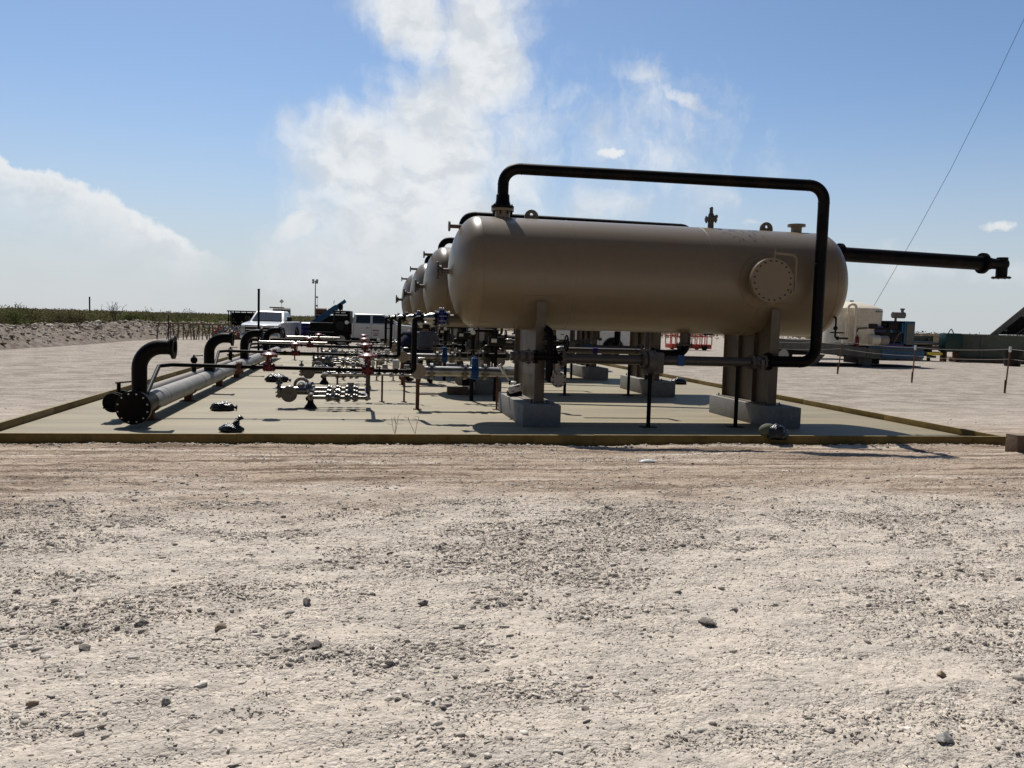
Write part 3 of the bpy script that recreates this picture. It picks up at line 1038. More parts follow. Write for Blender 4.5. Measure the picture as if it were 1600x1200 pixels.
def feed():
    z = 1.775
    th = Thing('feed_assembly', 'x', 'pipe', (1.06, LY, z), group='silver reducers with blue check valves')
    b = MB()
    b.lathe((1.06, LY, z), (1, 0, 0), [(0, .055), (.06, .06), (.12, .092), (.22, .095)], 24)
    th.part('reducer', b, M['silver'])
    b = MB()
    b.flange((1.06, LY, z), (1, 0, 0), .085, .015, 4, .009, .02)
    b.sphere((1.05, LY, z + .08), .03)
    th.part('flange', b, M['blackmatte'])
    b = MB()
    b.flange((1.295, LY, z), (1, 0, 0), .135, .02, 8, .011, .03)
    th.part('flange', b, M['blackmatte'])
    vb = MB()
    vb.sphere((1.40, LY, z), .11, .85, 1, 1.1)
    vb.lathe((1.40, LY, z + .05), (0, 0, 1), [(0, .09), (.06, .085), (.065, .05), (.10, .045), (.105, 0)], 20)
    vb.flange((1.33, LY, z), (1, 0, 0), .13, .02, 0, gap=False)
    vb.flange((1.49, LY, z), (1, 0, 0), .13, .02, 0, gap=False)
    vo = th.part('check_valve', vb, M['deepblue'])
    b = MB()
    for dx, dy in ((-.03, -.03), (.03, -.03), (0, .03)):
        b.sphere((1.40 + dx, LY + dy, z + .17), .018)
    for k in range(8):
        a = 2 * math.pi * (k + .5) / 8
        b.cyl((1.33, LY + .11 * math.cos(a), z + .11 * math.sin(a)), (1.53, LY + .11 * math.cos(a), z + .11 * math.sin(a)), .008, n=6)
    th.part('bolts', b, M['bolt'], vo)
    b = MB()
    b.flange((1.525, LY, z), (1, 0, 0), .135, .014, 0)
    b.cyl((1.53, LY, z), (1.86, LY, z), .075)
    th.part('nozzle', b, M['leg'])
    return th.e
e = feed()
ls = ['silver reducer with deep blue check valve on the tank ' + o_ for o_ in ORD]
e['label'] = ls[0]
protos.append((e, ls, (1, 2, 3), 0))

MY, MZ = 15.9, .77
def meter():
    th = Thing('meter_run', 'x', 'pipe', (1.08, MY, PADZ), group='silver meter runs with blue wafer valves')
    b = MB()
    b.cyl((1.0, MY, MZ), (3.62, MY, MZ), .095, n=28)
    b.sphere((3.62, MY, MZ), .095)
    b.tube([(3.55, MY, MZ), (3.75, MY, MZ), (3.75, MY, 1.24), (3.95, MY, 1.24)], .07, .12, n=18)
    th.part('pipe', b, M['silver'])
    b = MB()
    b.cyl((1.08, MY, MZ), (1.08, MY - .17, MZ), .085)
    b.cyl((1.08, MY, MZ), (1.08, MY, MZ + .12), .06)
    b.flange((1.08, MY - .20, MZ), (0, 1, 0), .148, .035, 8, .014, .012, n=32, gap=False)
    th.part('blind_flange', b, M['cream'])
    for x in (1.34, 1.98, 2.37):
        b = MB()
        b.flange((x, MY, MZ), (1, 0, 0), .155, .026, 10, .013, .045, n=28)
        th.part('flange', b, M['silver2'])
    b = MB()
    b.box((2.11, MY - .09, MZ - .14), (2.23, MY + .09, MZ + .27), bev=.02)
    b.cyl((2.10, MY, MZ), (2.24, MY, MZ), .135, n=24)
    b.cyl((2.17, MY, MZ + .27), (2.17, MY, MZ + .30), .04)
    th.part('wafer_valve', b, M['blue'])
    b = MB()
    b.cyl((1.08, MY - .1, PADZ), (1.08, MY - .1, MZ - .1), .036)
    b.box((1.0, MY - .18, PADZ), (1.16, MY - .02, PADZ + .012))
    b.box((1.02, MY - .14, MZ - .13), (1.14, MY - .06, MZ - .09))
    th.part('stand', b, M['rust'])
    b = MB()
    b.cyl((2.62, MY - .02, .05), (2.62, MY - .02, MZ - .09), .02, n=10)
    b.box((2.55, MY - .09, PADZ), (2.69, MY + .05, PADZ + .012))
    th.part('stand', b, M['rust'])
    return th.e
e = meter()
ls = ['silver meter run with blue wafer valve beside the tank ' + o_ for o_ in ORD]
e['label'] = ls[0]
protos.append((e, ls, (1, 2, 3), 0))

def skid():
    y = MY
    th = Thing('valve_manifold', 'x', 'valve', (-.6, y, PADZ), group='low silver valve manifolds on the pad')
    b = MB()
    b.cyl((-1.46, y, .36), (-.95, y, .36), .075, n=20)
    b.sphere((-1.28, y, .33), .13)
    b.cyl((-1.28, y, .33), (-1.28, y - .17, .33), .09)
    b.cyl((-1.08, y, .40), (-1.08, y + .2, .43), .08)
    th.part('body', b, M['silver2'])
    b = MB()
    b.flange((-1.47, y, .38), (1, 0, 0), .165, .022, 10, .012, .035, n=28)
    b.cyl((-1.47, y, .53), (-1.47, y, .60), .022)
    b.cyl((-1.47, y, .60), (-1.47, y, .615), .06)
    th.part('flange', b, M['silver2'])
    b = MB()
    b.flange((-1.28, y - .18, .31), (0, 1, 0), .148, .03, 8, .011, .01, n=32, gap=False)
    b.cyl((-1.28, y - .20, .31), (-1.28, y - .225, .31), .022, n=8)
    th.part('blind_flange', b, M['cream2'])
    b = MB()
    b.flange((-1.08, y + .2, .45), (0, 1, .1), .15, .022, 10, .011, .03, n=28)
    th.part('flange', b, M['silver2'])
    b = MB()
    b.flange((-.94, y, .37), (1, 0, .35), .155, .022, 10, .012, .05, n=28)
    b.flange((-.88, y, .39), (1, 0, .35), .14, .018, 10, .012, .05, n=28)
    th.part('flange', b, M['silver'])
    b = MB()
    for dy, z in ((-.33, .27), (.0, .32), (.33, .37)):
        b.cyl((-.9, y + dy, z), (.13, y + dy, z), .034, n=16)
    b.cyl((.13, y - .35, .26), (.13, y + .35, .38), .045, n=14)
    b.cyl((-.88, y - .33, .27), (-.88, y + .33, .37), .06, n=14)
    po = th.part('twin_pipes', b, M['silver2'])
    for dy, z0 in ((-.33, .27), (.0, .32), (.33, .37)):
        for x in (-.58, -.42, -.24, -.10):
            b = MB()
            b.flange((x, y + dy, z0), (1, 0, 0), .078, .014, 6, .009, .022, n=16)
            b.flange((x + .045, y + dy, z0), (1, 0, 0), .066, .01, 6, .009, .02, n=16)
            th.part('flange', b, M['silver2'], po)
    b = MB()
    b.sphere((-.48, y - .33, .28), .07)
    b.cyl((-.48, y - .33, .30), (-.48, y - .33, .44), .02)
    b.cyl((-.48, y - .33, .44), (-.48, y - .33, .455), .05)
    b.cyl((-.54, y - .33, .40), (-.36, y - .33, .42), .010, n=8)
    th.part('ball_valve', b, M['silver'])
    b = MB()
    b.sphere((-.17, y - .04, .33), .085)
    b.cyl((-.17, y - .04, .36), (-.17, y - .04, .50), .055, .045)
    b.cyl((-.17, y - .04, .50), (-.17, y - .04, .53), .062)
    th.part('check_valve', b, M['silver2'])
    b = MB()
    b.tube([(.02, y - .06, .30), (.13, y - .06, .30)], .04, n=14)
    b.cyl((.15, y - .06, .22), (.15, y - .06, .80), .042, n=18)
    b.cyl((.15, y - .06, .80), (.15, LY + .0, .80), .035, n=14)
    b.flange((.15, y - .06, .23), (0, 0, 1), .055, .03, 0, gap=False)
    th.part('drop_pipe', b, M['brownpipe'])
    b = MB()
    b.cyl((-.9, y - .05, PADZ), (-.9, y - .05, .25), .04)
    b.lathe((-.9, y - .05, PADZ), (0, 0, 1), [(0, .12), (.02, .12), (.10, .06), (.2, .05)], 10)
    b.box((-.99, y - .08, .21), (-.77, y + .06, .27), rot=Matrix.Rotation(R(-18), 3, 'Y'))
    th.part('stand', b, M['boltdark'])
    return th.e
e = skid()
ls = ['low silver valve manifold with round blind flange, on the bare concrete, ' + o_ for o_ in ORD]
e['label'] = ls[0]
protos.append((e, ls, (1, 2, 3), 0))

BY, BZ = 13.42, 1.17
def drainline():
    th = Thing('drain_line', 'x', 'pipe', (4.8, BY, BZ), group='brown drain lines under the tanks')
    b = MB()
    b.cyl((3.30, BY, BZ), (4.66, BY, BZ), .083, n=24)
    b.cyl((5.0, BY, BZ), (6.62, BY, BZ), .083, n=24)
    po = th.part('pipe', b, M['brownpipe'])
    b = MB()
    b.cyl((3.9, 15.5, 1.24), (5.3, 15.5, 1.24), .055, n=16)
    b.tube([(5.25, 15.5, 1.24), (5.5, 15.5, 1.24), (5.5, 15.5, 1.75)], .055, .1, n=16)
    th.part('upper_pipe', b, M['brownpipe'])
    b = MB()
    b.cyl((4.40, 15.5, 1.24), (4.50, 15.5, 1.24), .061, n=16)
    b.box((4.40, 15.43, 1.165), (4.48, 15.45, 1.21))
    th.part('blue_band', b, M['deepblue'])
    b = MB()
    b.cyl((5.30, BY, BZ), (5.38, BY, BZ), .087, n=20)
    b.box((5.28, BY - .092, BZ - .085), (5.40, BY - .088, BZ + .10))
    th.part('blue_tag', b, M['blue'])
    b = MB()
    b.flange((4.70, BY, BZ), (1, 0, 0), .165, .028, 8, .013, .03, n=28)
    b.box((4.66, BY - .05, BZ + .15), (4.78, BY + .05, BZ + .19))
    th.part('flange', b, M['brownpipe2'])
    b = MB()
    b.lathe((4.80, BY, BZ - .04), (1, 0, 0), [(-.05, .1), (-.05, .21), (.10, .21), (.10, .1)], 32)
    b.box((4.84, BY - .16, BZ - .22), (5.02, BY + .10, BZ + .14), bev=.03)
    b.box((4.90, BY - .17, BZ - .08), (4.94, BY - .15, BZ + .04))
    b.cyl((4.86, BY, BZ - .1), (4.86, BY, BZ - .38), .06, .045)
    th.part('gate_valve', b, M['brownpipe2'])
    b = MB()
    b.flange((3.30, BY, BZ), (1, 0, 0), .135, .022, 8, .012, .03, n=24)
    th.part('flange', b, M['brownpipe2'])
    b = MB()
    b.cyl((2.84, BY, BZ + .02), (3.26, BY, BZ + .02), .062, n=18)
    b.flange((2.84, BY, BZ + .02), (1, 0, 0), .115, .018, 8, .011, .03, n=20)
    b.flange((3.18, BY, BZ + .02), (1, 0, 0), .115, .018, 8, .011, .03, n=20)
    th.part('spool', b, M['black'])
    b = MB()
    b.cyl((2.42, BY, BZ + .02), (2.80, BY, BZ + .02), .075, n=18)
    b.sphere((2.62, BY, BZ + .02), .1)
    b.flange((2.50, BY, BZ + .02), (1, 0, 0), .125, .018, 8, .011, .03, n=20)
    b.flange((2.72, BY, BZ + .02), (1, 0, 0), .125, .018, 8, .011, .03, n=20)
    th.part('ball_valve', b, M['brownpipe2'])
    b = MB()
    b.tube([(3.08, 14.2, 1.72), (3.08, BY + .02, 1.60), (3.08, BY + .02, .80)], .062, .1, n=16)
    b.flange((3.08, BY + .02, 1.50), (0, 0, 1), .115, .018, 8, .011, .03, n=20)
    b.flange((3.08, BY + .02, 1.34), (0, 0, 1), .115, .018, 8, .011, .03, n=20)
    b.tube([(3.08, BY + .02, .90), (3.08, BY + .02, .80), (3.22, BY - .06, .80)], .05, .05, n=12)
    th.part('drop_pipe', b, M['black'])
    b = MB()
    b.cyl((3.22, BY + .05, .82), (3.22, BY - .06, .82), .08)
    b.cyl((3.22, BY + .02, .90), (3.22, BY + .02, 1.10), .055)
    b.flange((3.22, BY - .09, .82), (0, 1, 0), .128, .03, 0, n=32, gap=False)
    fo = th.part('blind_flange', b, M['cream'])
    b = MB()
    for k in range(8):
        a = 2 * math.pi * (k + .5) / 8
        b.cyl((3.22 + .104 * math.cos(a), BY - .12, .82 + .104 * math.sin(a)), (3.22 + .104 * math.cos(a), BY - .02, .82 + .104 * math.sin(a)), .014, n=6)
    th.part('bolts', b, M['boltdark'], fo)
    b = MB()
    c = Vector((3.36, BY, 1.42))
    N = 28
    ring = [c + Vector((0, .13 * math.cos(2 * math.pi * k / N), .13 * math.sin(2 * math.pi * k / N))) for k in range(N + 1)]
    b.tube(ring, .013, n=8, caps=False)
    for k in range(3):
        a = 2 * math.pi * k / 3
        b.cyl(c, c + Vector((0, .13 * math.cos(a), .13 * math.sin(a))), .009, n=6)
    b.cyl((3.10, BY, 1.42), (3.37, BY, 1.42), .014, n=8)
    th.part('handwheel', b, M['blackmatte'])
    b = MB()
    b.flange((6.66, BY, BZ), (1, 0, 0), .13, .02, 8, .012, .03, n=24)
    b.sphere((6.78, BY, BZ), .10)
    b.cyl((6.66, BY, BZ), (6.92, BY, BZ), .075)
    b.flange((6.89, BY, BZ), (1, 0, 0), .13, .018, 8, .012, .03, n=24)
    vo = th.part('ball_valve', b, M['brownpipe2'])
    b = MB()
    b.cyl((6.79, BY - .06, BZ), (6.79, BY - .17, BZ), .022)
    b.prism([(6.765, BZ + .05), (6.815, BZ + .05), (6.80, BZ - .36), (6.78, BZ - .36)], 1, BY - .185, BY - .165)
    th.part('handle', b, M['brownpipe2'], vo)
    return th.e
e = drainline()
ls = ['brown drain line with valves under the tank ' + o_ for o_ in ORD]
e['label'] = ls[0]
protos.append((e, ls, (1, 2, 3), 0))

def post(x, y, h, lab, g=None):
    th = Thing('pipe_stand', lab, 'stand', (x, y, PADZ), group=g)
    b = MB()
    b.cyl((x, y, PADZ), (x, y, h), .035, n=14)
    th.part('post', b, M['blackmatte'])
    b = MB()
    b.box((x - .13, y - .09, PADZ), (x + .13, y + .09, PADZ + .012))
    th.part('foot_plate', b, M['blackmatte'])
    b = MB()
    b.box((x - .05, y - .06, h), (x + .05, y + .06, h + .012))
    th.part('saddle_cap', b, M['blackmatte'])
    return th.e
G_ = 'black pipe stands under the drain lines'
e = post(4.81, 13.35, 1.075, 'x', G_)
ls = ['black pipe stand midway under the drain line of the tank ' + o_ for o_ in ORD]
e['label'] = ls[0]
protos.append((e, ls, (1, 2, 3), 0))
e = post(6.42, 13.42, 1.075, 'x', G_)
ls = ['black pipe stand near the manway end saddle of the tank ' + o_ for o_ in ORD]
e['label'] = ls[0]
protos.append((e, ls, (1, 2), 0))

def sample_line():
    y = 17.1
    th = Thing('sample_line', 'x', 'pipe', (.2, y, PADZ), group='thin silver sample lines between the manifolds')
    b = MB()
    b.cyl((-.75, y, .60), (1.0, y, .60), .022, n=10)
    b.cyl((-.2, y + .25, .66), (1.1, y + .25, .66), .028, n=10)
    b.tube([(.95, y, .60), (1.15, y, .60), (1.15, y, .95), (1.3, y, .95)], .02, .05, n=8)
    th.part('tubing', b, M['silver'])
    for x in (-.6, -.1, .35, .62, .85):
        b = MB()
        b.sphere((x, y, .60), .045)
        b.cyl((x, y, .60), (x, y, .71), .012, n=8)
        b.cyl((x - .05, y, .71), (x + .06, y, .72), .010, n=6)
        th.part('needle_valve', b, M['silver'])
    for x in (.1, .5, .95):
        b = MB()
        b.flange((x, y + .25, .66), (1, 0, 0), .075, .014, 6, .008, .02, n=16)
        b.box((x - .05, y + .17, .70), (x + .06, y + .33, .80), bev=.01)
        th.part('flange', b, M['silver2'])
    b = MB()
    b.box((.66, y + .2, .72), (.80, y + .3, .90), bev=.015)
    b.cyl((.25, y + .18, .82), (.25, y + .14, .82), .055, n=16)
    th.part('gauge', b, M['whiteplastic'])
    for x in (-.45, .45, .9):
        b = MB()
        b.cyl((x, y + .1, PADZ), (x, y + .1, .58), .020, n=8)
        b.box((x - .06, y + .04, PADZ), (x + .06, y + .16, PADZ + .01))
        th.part('stand', b, M['rust'])
    return th.e
e = sample_line()
ls = ['thin silver sample line with needle valves left of the tank ' + o_ for o_ in ORD]
e['label'] = ls[0]
protos.append((e, ls, (1, 2, 3), 0))

def gauge_stack():
    gx_, gy_ = 2.35, 17.6
    th = Thing('valve_tree', 'x', 'valve', (gx_, gy_, PADZ), group='dark upright valve stacks beside the piers')
    b = MB()
    b.cyl((gx_, gy_, PADZ), (gx_, gy_, 1.45), .045)
    b.tube([(gx_, gy_, 1.40), (gx_, gy_, 1.55), (gx_ + .5, gy_, 1.55), (gx_ + .5, gy_, PADZ)], .035, .08, n=10)
    b.cyl((gx_ - .35, gy_, 1.02), (gx_ + .9, gy_, 1.02), .05)
    th.part('pipe', b, M['blackmatte'])
    for dx in (-.28, .22, .75):
        b = MB()
        b.flange((gx_ + dx, gy_, 1.02), (1, 0, 0), .105, .018, 6, .011, .03, n=20)
        th.part('flange', b, M['brownpipe2'])
    b = MB()
    c = Vector((gx_, gy_ - .15, 1.02))
    ring = [c + Vector((.12 * math.cos(2 * math.pi * k / 24), 0, .12 * math.sin(2 * math.pi * k / 24))) for k in range(25)]
    b.tube(ring, .012, n=6, caps=False)
    for k in range(4):
        a = math.pi * k / 2 + .4
        b.cyl(c, c + Vector((.12 * math.cos(a), 0, .12 * math.sin(a))), .009, n=6)
    b.cyl(c, c + Vector((0, .15, 0)), .014, n=8)
    th.part('handwheel', b, M['brownpipe2'])
    b = MB()
    b.box((gx_ + .32, gy_ - .12, 1.22), (gx_ + .68, gy_ - .03, 1.42), bev=.01)
    b.sphere((gx_ + .3, gy_, 1.18), .07)
    b.cyl((gx_ + .12, gy_, 1.2), (gx_ + .12, gy_, 1.7), .02, n=8)
    th.part('transmitter', b, M['boltdark'])
    b = MB()
    b.box((gx_ + .38, gy_ - .125, 1.30), (gx_ + .50, gy_ - .121, 1.38))
    b.cyl((gx_, gy_ - .04, 1.50), (gx_, gy_ - .02, 1.50), .05, n=14)
    th.part('tag_plates', b, M['whiteplastic'])
    return th.e
e = gauge_stack()
ls = ['dark upright valve stack with handwheel, behind the tank ' + o_ for o_ in ORD]
e['label'] = ls[0]
protos.append((e, ls, (1, 2, 3), 0))

for root, labels, bays, dz in protos:
    for i in bays:
        dup(root, (0, BAY[i], dz[i] if dz else 0), labels[i])

# ------------------------------------------------------------------ header pipes along the left edge
HX, HZ = -3.28, .33
th = Thing('header_pipe', 'long grey header pipe with black blind flange along the pad edge', 'pipe', (HX, 13, PADZ))
b = MB()
b.cyl((HX, 13.9, HZ), (HX, 34.5, HZ), .162, n=36)
for y in (14.75, 17.9, 21.8, 26.4, 30):
    b.lathe((HX, y, HZ), (0, 1, 0), [(0, .161), (.004, .166), (.012, .166), (.016, .161)], 32)
ho = th.part('pipe', b, M['primer'])
b = MB()
b.cyl((HX, 13.05, HZ), (HX, 13.9, HZ), .163, n=36)
b.lathe((HX, 13.04, HZ), (0, 1, 0), [(0, .16), (0, .25), (.05, .25), (.05, .17)], 40)
th.part('end_spool', b, M['black'])
b = MB()
b.lathe((HX, 12.98, HZ), (0, 1, 0), [(0, 0), (0, .245), (.006, .25), (.052, .25), (.052, 0)], 40)
fo = th.part('blind_flange', b, M['black'])
b = MB()
for k in range(12):
    a = 2 * math.pi * (k + .5) / 12
    b.cyl((HX + .212 * math.cos(a), 12.945, HZ + .212 * math.sin(a)), (HX + .212 * math.cos(a), 13.12, HZ + .212 * math.sin(a)), .013, n=6)
th.part('bolts', b, M['bolt'], fo)
def rust_support(y):
    t_ = Thing('pipe_support', 'x', 'support', (HX, y, PADZ), group='rusty supports under the grey header pipe')
    b = MB()
    b.box((HX - .07, y - .07, PADZ + .012), (HX + .07, y + .07, HZ - .13))
    t_.part('leg', b, M['rust'])
    b = MB()
    b.box((HX - .14, y - .13, PADZ), (HX + .14, y + .13, PADZ + .012))
    t_.part('base_plate', b, M['rust'])
    b = MB()
    A = np.linspace(R(205), R(335), 13)
    b.prism([(HX + .165 * math.cos(a), HZ + .165 * math.sin(a)) for a in A] + [(HX + .178 * math.cos(a), HZ + .178 * math.sin(a)) for a in A[::-1]], 1, y - .10, y + .10)
    t_.part('cradle', b, M['rust'])
    return t_.e
sup = None
wh = ['just behind the front riser', 'between the first and second riser', 'beyond the second riser', 'short of the third riser', 'beyond the third riser', 'at the far end']
for i, y in enumerate((13.95, 17.0, 20.6, 23.4, 27.3, 31.0)):
    if sup is None:
        sup = rust_support(y)
        y0 = y
        sup['label'] = 'rusty support under the grey header pipe ' + wh[0]
    else:
        dup(sup, (0, y - y0, 0), 'rusty support under the grey header pipe ' + wh[i])
SX = -3.72
th = Thing('side_header', 'thinner brown grey pipe with black end valve, beside the big header', 'pipe', (SX, 13.6, PADZ))
b = MB()
b.cyl((SX, 14.2, .34), (SX, 34.5, .34), .085, n=24)
th.part('pipe', b, M['brownpipe2'])
b = MB()
b.cyl((SX, 13.62, .34), (SX, 14.2, .34), .09, n=24)
b.sphere((SX, 13.9, .34), .12)
b.flange((SX, 14.1, .34), (0, 1, 0), .15, .022, 8, .012, .03)
b.flange((SX, 13.72, .34), (0, 1, 0), .15, .022, 8, .012, .03)
b.cyl((SX, 13.9, .4), (SX, 13.9, .62), .03)
b.cyl((SX - .05, 13.9, .62), (SX + .22, 13.9, .65), .012, n=8)
th.part('end_valve', b, M['black'])
b = MB()
b.flange((SX, 13.58, .34), (0, 1, 0), .15, .03, 8, .013, .03, gap=False)
b.cyl((SX - .02, 13.52, .30), (SX + .1, 13.5, .30), .015, n=8)
b.cyl((SX - .12, 13.5, .27), (SX + .06, 13.5, .26), .013, n=8)
th.part('blind_flange', b, M['black'])
for y in (16.5, 22, 28):
    b = MB()
    b.box((SX - .04, y - .04, PADZ), (SX + .04, y + .04, .26))
    b.box((SX - .1, y - .08, PADZ), (SX + .1, y + .08, PADZ + .01))
    th.part('support', b, M['rust'])
# black valves sitting on the header between the risers
for i, (y, lab) in enumerate(((19.9, 'small black valve cluster on the header pipe by the second riser'), (25.3, 'small black valve cluster on the header pipe by the third riser'))):
    th = Thing('vent_valve', lab, 'valve', (SX, y, .42), group='black vent valves on the side header')
    b = MB()
    b.cyl((SX, y, .42), (SX, y, .72), .05)
    b.flange((SX, y, .56), (0, 0, 1), .095, .018, 6, .01, .02)
    b.sphere((SX, y, .68), .08)
    th.part('body', b, M['black'])
    b = MB()
    b.cyl((SX - .03, y, .77), (SX + .2, y, .79), .012, n=8)
    b.cyl((SX, y, .7), (SX, y, .80), .015, n=8)
    th.part('handle', b, M['black'])

# thin tall post and electrical bits on the left part of the pad
b = MB()
b.cyl((-3.55, 30.6, PADZ), (-3.55, 30.6, 2.62), .04, n=12)
b.cyl((-3.55, 30.6, 2.62), (-3.55, 30.6, 2.66), .048, n=12)
single(b, 'marker_post', M['blackmatte'], (-3.55, 30.6, PADZ), 'tall slim black post standing by the header in front of the parked pickup', 'post')

# long silver troughs / cable trays behind the inlet lines
for i, (x0, x1, y, z, lab) in enumerate(((-3.3, -1.1, 28.6, .86, 'pale steel pipe length lying across stands, nearer of the two'), (-2.8, -.8, 33.2, .93, 'pale steel pipe length lying across stands, farther of the two'))):
    th = Thing('pipe_length', lab, 'pipe', ((x0 + x1) / 2, y, PADZ), group='spare steel pipe lengths on stands')
    b = MB()
    b.cyl((x0, y, z), (x1, y, z), .04)
    th.part('pipe', b, M['silver'])
    for x in (x0 + .3, x1 - .3):
        b = MB()
        b.cyl((x, y, PADZ), (x, y, z - .06), .025, n=8)
        b.box((x - .1, y - .1, PADZ), (x + .1, y + .1, PADZ + .01))
        th.part('stand', b, M['blackmatte'])

# ------------------------------------------------------------------ sandbags, tools, litter on the pad
def bag(x, y, z, rx, ry, rz_, lab, seed, neck=None, sackm=None, rot=0):
    b = MB()
    n, m = 28, 18
    vs, fs = [], []
    rn = random.Random(seed)
    for i in range(m + 1):
        th_ = math.pi * i / m
        for k in range(n):
            a = 2 * math.pi * k / n
            d = Vector((math.sin(th_) * math.cos(a), math.sin(th_) * math.sin(a), -math.cos(th_)))
            nn = 1 + .22 * (noise.noise(d * 1.7 + Vector((seed, 0, 0)))) + .10 * abs(noise.noise(d * 5 + Vector((0, seed, 0))))
            # creases radiating from the tied end
            nn += .05 * math.sin(a * 9 + seed) * math.sin(th_) ** 2
            p = Vector((d.x * rx, d.y * ry, d.z * rz_)) * nn
            p.z = max(p.z, -rz_ * .55)
            p = Matrix.Rotation(rot, 3, 'Z') @ p
            vs.append(Vector((x, y, z + rz_ * .55)) + p)
    for i in range(m):
        for k in range(n):
            k2 = (k + 1) % n
            fs.append((i * n + k, i * n + k2, (i + 1) * n + k2, (i + 1) * n + k))
    b.add(vs, fs, True)
    t_ = Thing('sandbag', lab, 'bag', (x, y, z), group='black weighted bags lying about the pad')
    bo = t_.part('body', b, M['bag'])
    if neck:
        b = MB()
        q = Vector((x, y, z))
        c = q + Vector(neck[0])
        d = q + Vector(neck[1])
        L = (d - c).length
        b.lathe(c, d - c, [(0, .05), (L * .35, .045), (L * .55, .018), (L * .65, .02), (L * .9, .05), (L, .03), (L * 1.0, 0)], 12)
        t_.part('tied_neck', b, M['bag'])
    if sackm:
        b = MB()
        b.sphere((x + sackm[0], y + sackm[1], z + sackm[2]), sackm[3], 1.2, .9, .9)
        t_.part('sack_lining', b, M['sack'])
    return t_.e
bag(-2.40, 15.35, PADZ, .21, .15, .10, 'squat black bag lying alone left of the valve manifolds', 3, neck=((.15, 0, .06), (.26, .02, .05)))
bag(-1.83, 12.55, PADZ, .16, .12, .075, 'black bag with upright tied neck just inside the front kerb', 5, neck=((.05, 0, .09), (.14, 0, .23)))
bag(-2.11, 22.1, PADZ, .28, .18, .13, 'wide black bag on the pad behind the nearest control valve', 8, neck=((.2, 0, .08), (.36, .02, .04)))
bag(6.20, 11.56, .10, .175, .15, .14, 'round shiny black bag leaning on the front kerb near the right pier', 13, sackm=(-.11, .05, .12, .12))
bag(9.33, 23.4, PADZ, .22, .16, .12, 'black bag on the far right side of the pad by the kerb', 21)
bag(-1.12, 26.6, PADZ, .3, .16, .12, 'long black bag near the second valve manifold', 34, neck=((-.2, 0, .08), (-.36, .0, .06)))

th = Thing('instrument_box', 'black and white battery lamp with a white stalk, sitting on the front pier', 'tool', (2.75, 14.95, .40))
th.loc = (2.75, 14.0, .40)
b = MB()
Rr = Matrix.Rotation(R(-16), 3, 'Y')
b.box((2.66, 13.90, .40), (2.92, 14.12, .49), bev=.03)
b.cyl((2.70, 14.0, .47), (2.88, 14.0, .53), .095, n=20)
th.part('base', b, M['blackmatte'])
b = MB()
b.box((2.66, 13.88, .47), (2.90, 13.93, .60), rot=Rr, bev=.012)
b.sphere((2.76, 14.02, .64), .06, 1.2, 1, .5)
th.part('housing', b, M['whiteplastic'])
b = MB()
b.box((2.70, 13.872, .50), (2.75, 13.878, .51), rot=Rr, about=(2.78, 13.9, .535))
b.box((2.79, 13.872, .56), (2.87, 13.878, .575), rot=Rr, about=(2.78, 13.9, .535))
b.cyl((2.70, 14.0, .60), (2.70, 14.0, .68), .02)
th.part('marking', b, M['blackmatte'])
b = MB()
b.cyl((2.74, 14.0, .60), (2.60, 14.0, .80), .011, n=8)
b.cyl((2.60, 14.0, .80), (2.50, 14.0, .97), .032, n=12)
th.part('stalk', b, M['whiteplastic'])

th = Thing('wooden_crate', 'small brown timber block on the pad beside the second pier', 'wood block', (2.2, 19.1, PADZ))
b = MB()
b.box((1.98, 18.95, PADZ), (2.46, 19.15, .22), bev=.01)
b.box((2.48, 19.0, PADZ), (2.62, 19.18, .16), bev=.01)
th.part('block', b, M['wood'])
th = Thing('blade_saw', 'small round blade saw resting on the timber block', 'tool', (2.3, 19.05, .22))
b = MB()
b.cyl((2.28, 19.02, .38), (2.28, 19.05, .38), .13, n=24)
th.part('blade_guard', b, M['cream'])
b = MB()
b.box((2.32, 18.97, .25), (2.58, 19.12, .42), bev=.03)
b.cyl((2.34, 19.04, .44), (2.62, 19.04, .36), .03)
th.part('motor', b, M['blackmatte'])
b = MB()
b.box((1.30, 18.92, PADZ), (1.80, 18.98, .075), rot=Matrix.Rotation(R(14), 3, 'Z'))
single(b, 'timber_offcut', M['cream'], (1.55, 18.95, PADZ), 'pale narrow timber offcut lying left of the timber block', 'wood')

# things left standing on the far part of the pad
def bucket(x, y, m_, lab):
    th = Thing('bucket', lab, 'bucket', (x, y, PADZ), group='buckets standing on the far part of the pad')
    b = MB()
    b.lathe((x, y, PADZ), (0, 0, 1), [(0, 0), (0, .13), (.36, .155), (.375, .165), (.39, .155), (.39, .14), (.03, .12), (.03, 0)], 20)
    th.part('pail', b, m_)
    b = MB()
    b.tube([(x - .15, y, .40), (x - .12, y - .06, .30), (x + .12, y - .06, .30), (x + .15, y, .40)], .006, .04, n=5)
    th.part('bail', b, M['boltdark'])
bucket(-.35, 30.3, M['whiteplastic'], 'white bucket standing beyond the third valve manifold')
bucket(.75, 31.0, M['cream'], 'cream bucket near the uprights at the far end of the pad')
th = Thing('cooler_box', 'blue cooler box with white lid on the far part of the pad', 'cool box', (-1.15, 30.0, PADZ))
b = MB()
b.box((-1.50, 29.8, PADZ), (-.85, 30.2, .36), bev=.02)
th.part('body', b, M['blue'])
b = MB()
b.box((-1.52, 29.78, .362), (-.83, 30.22, .42), bev=.015)
th.part('lid', b, M['whiteplastic'])
th = Thing('parts_box', 'open brown cardboard box of fittings beside the blue cooler box', 'box', (0.1, 29.6, PADZ))
b = MB()
b.box((-.15, 29.4, PADZ), (.35, 29.8, .32))
th.part('carton', b, M['wood'])
b = MB()
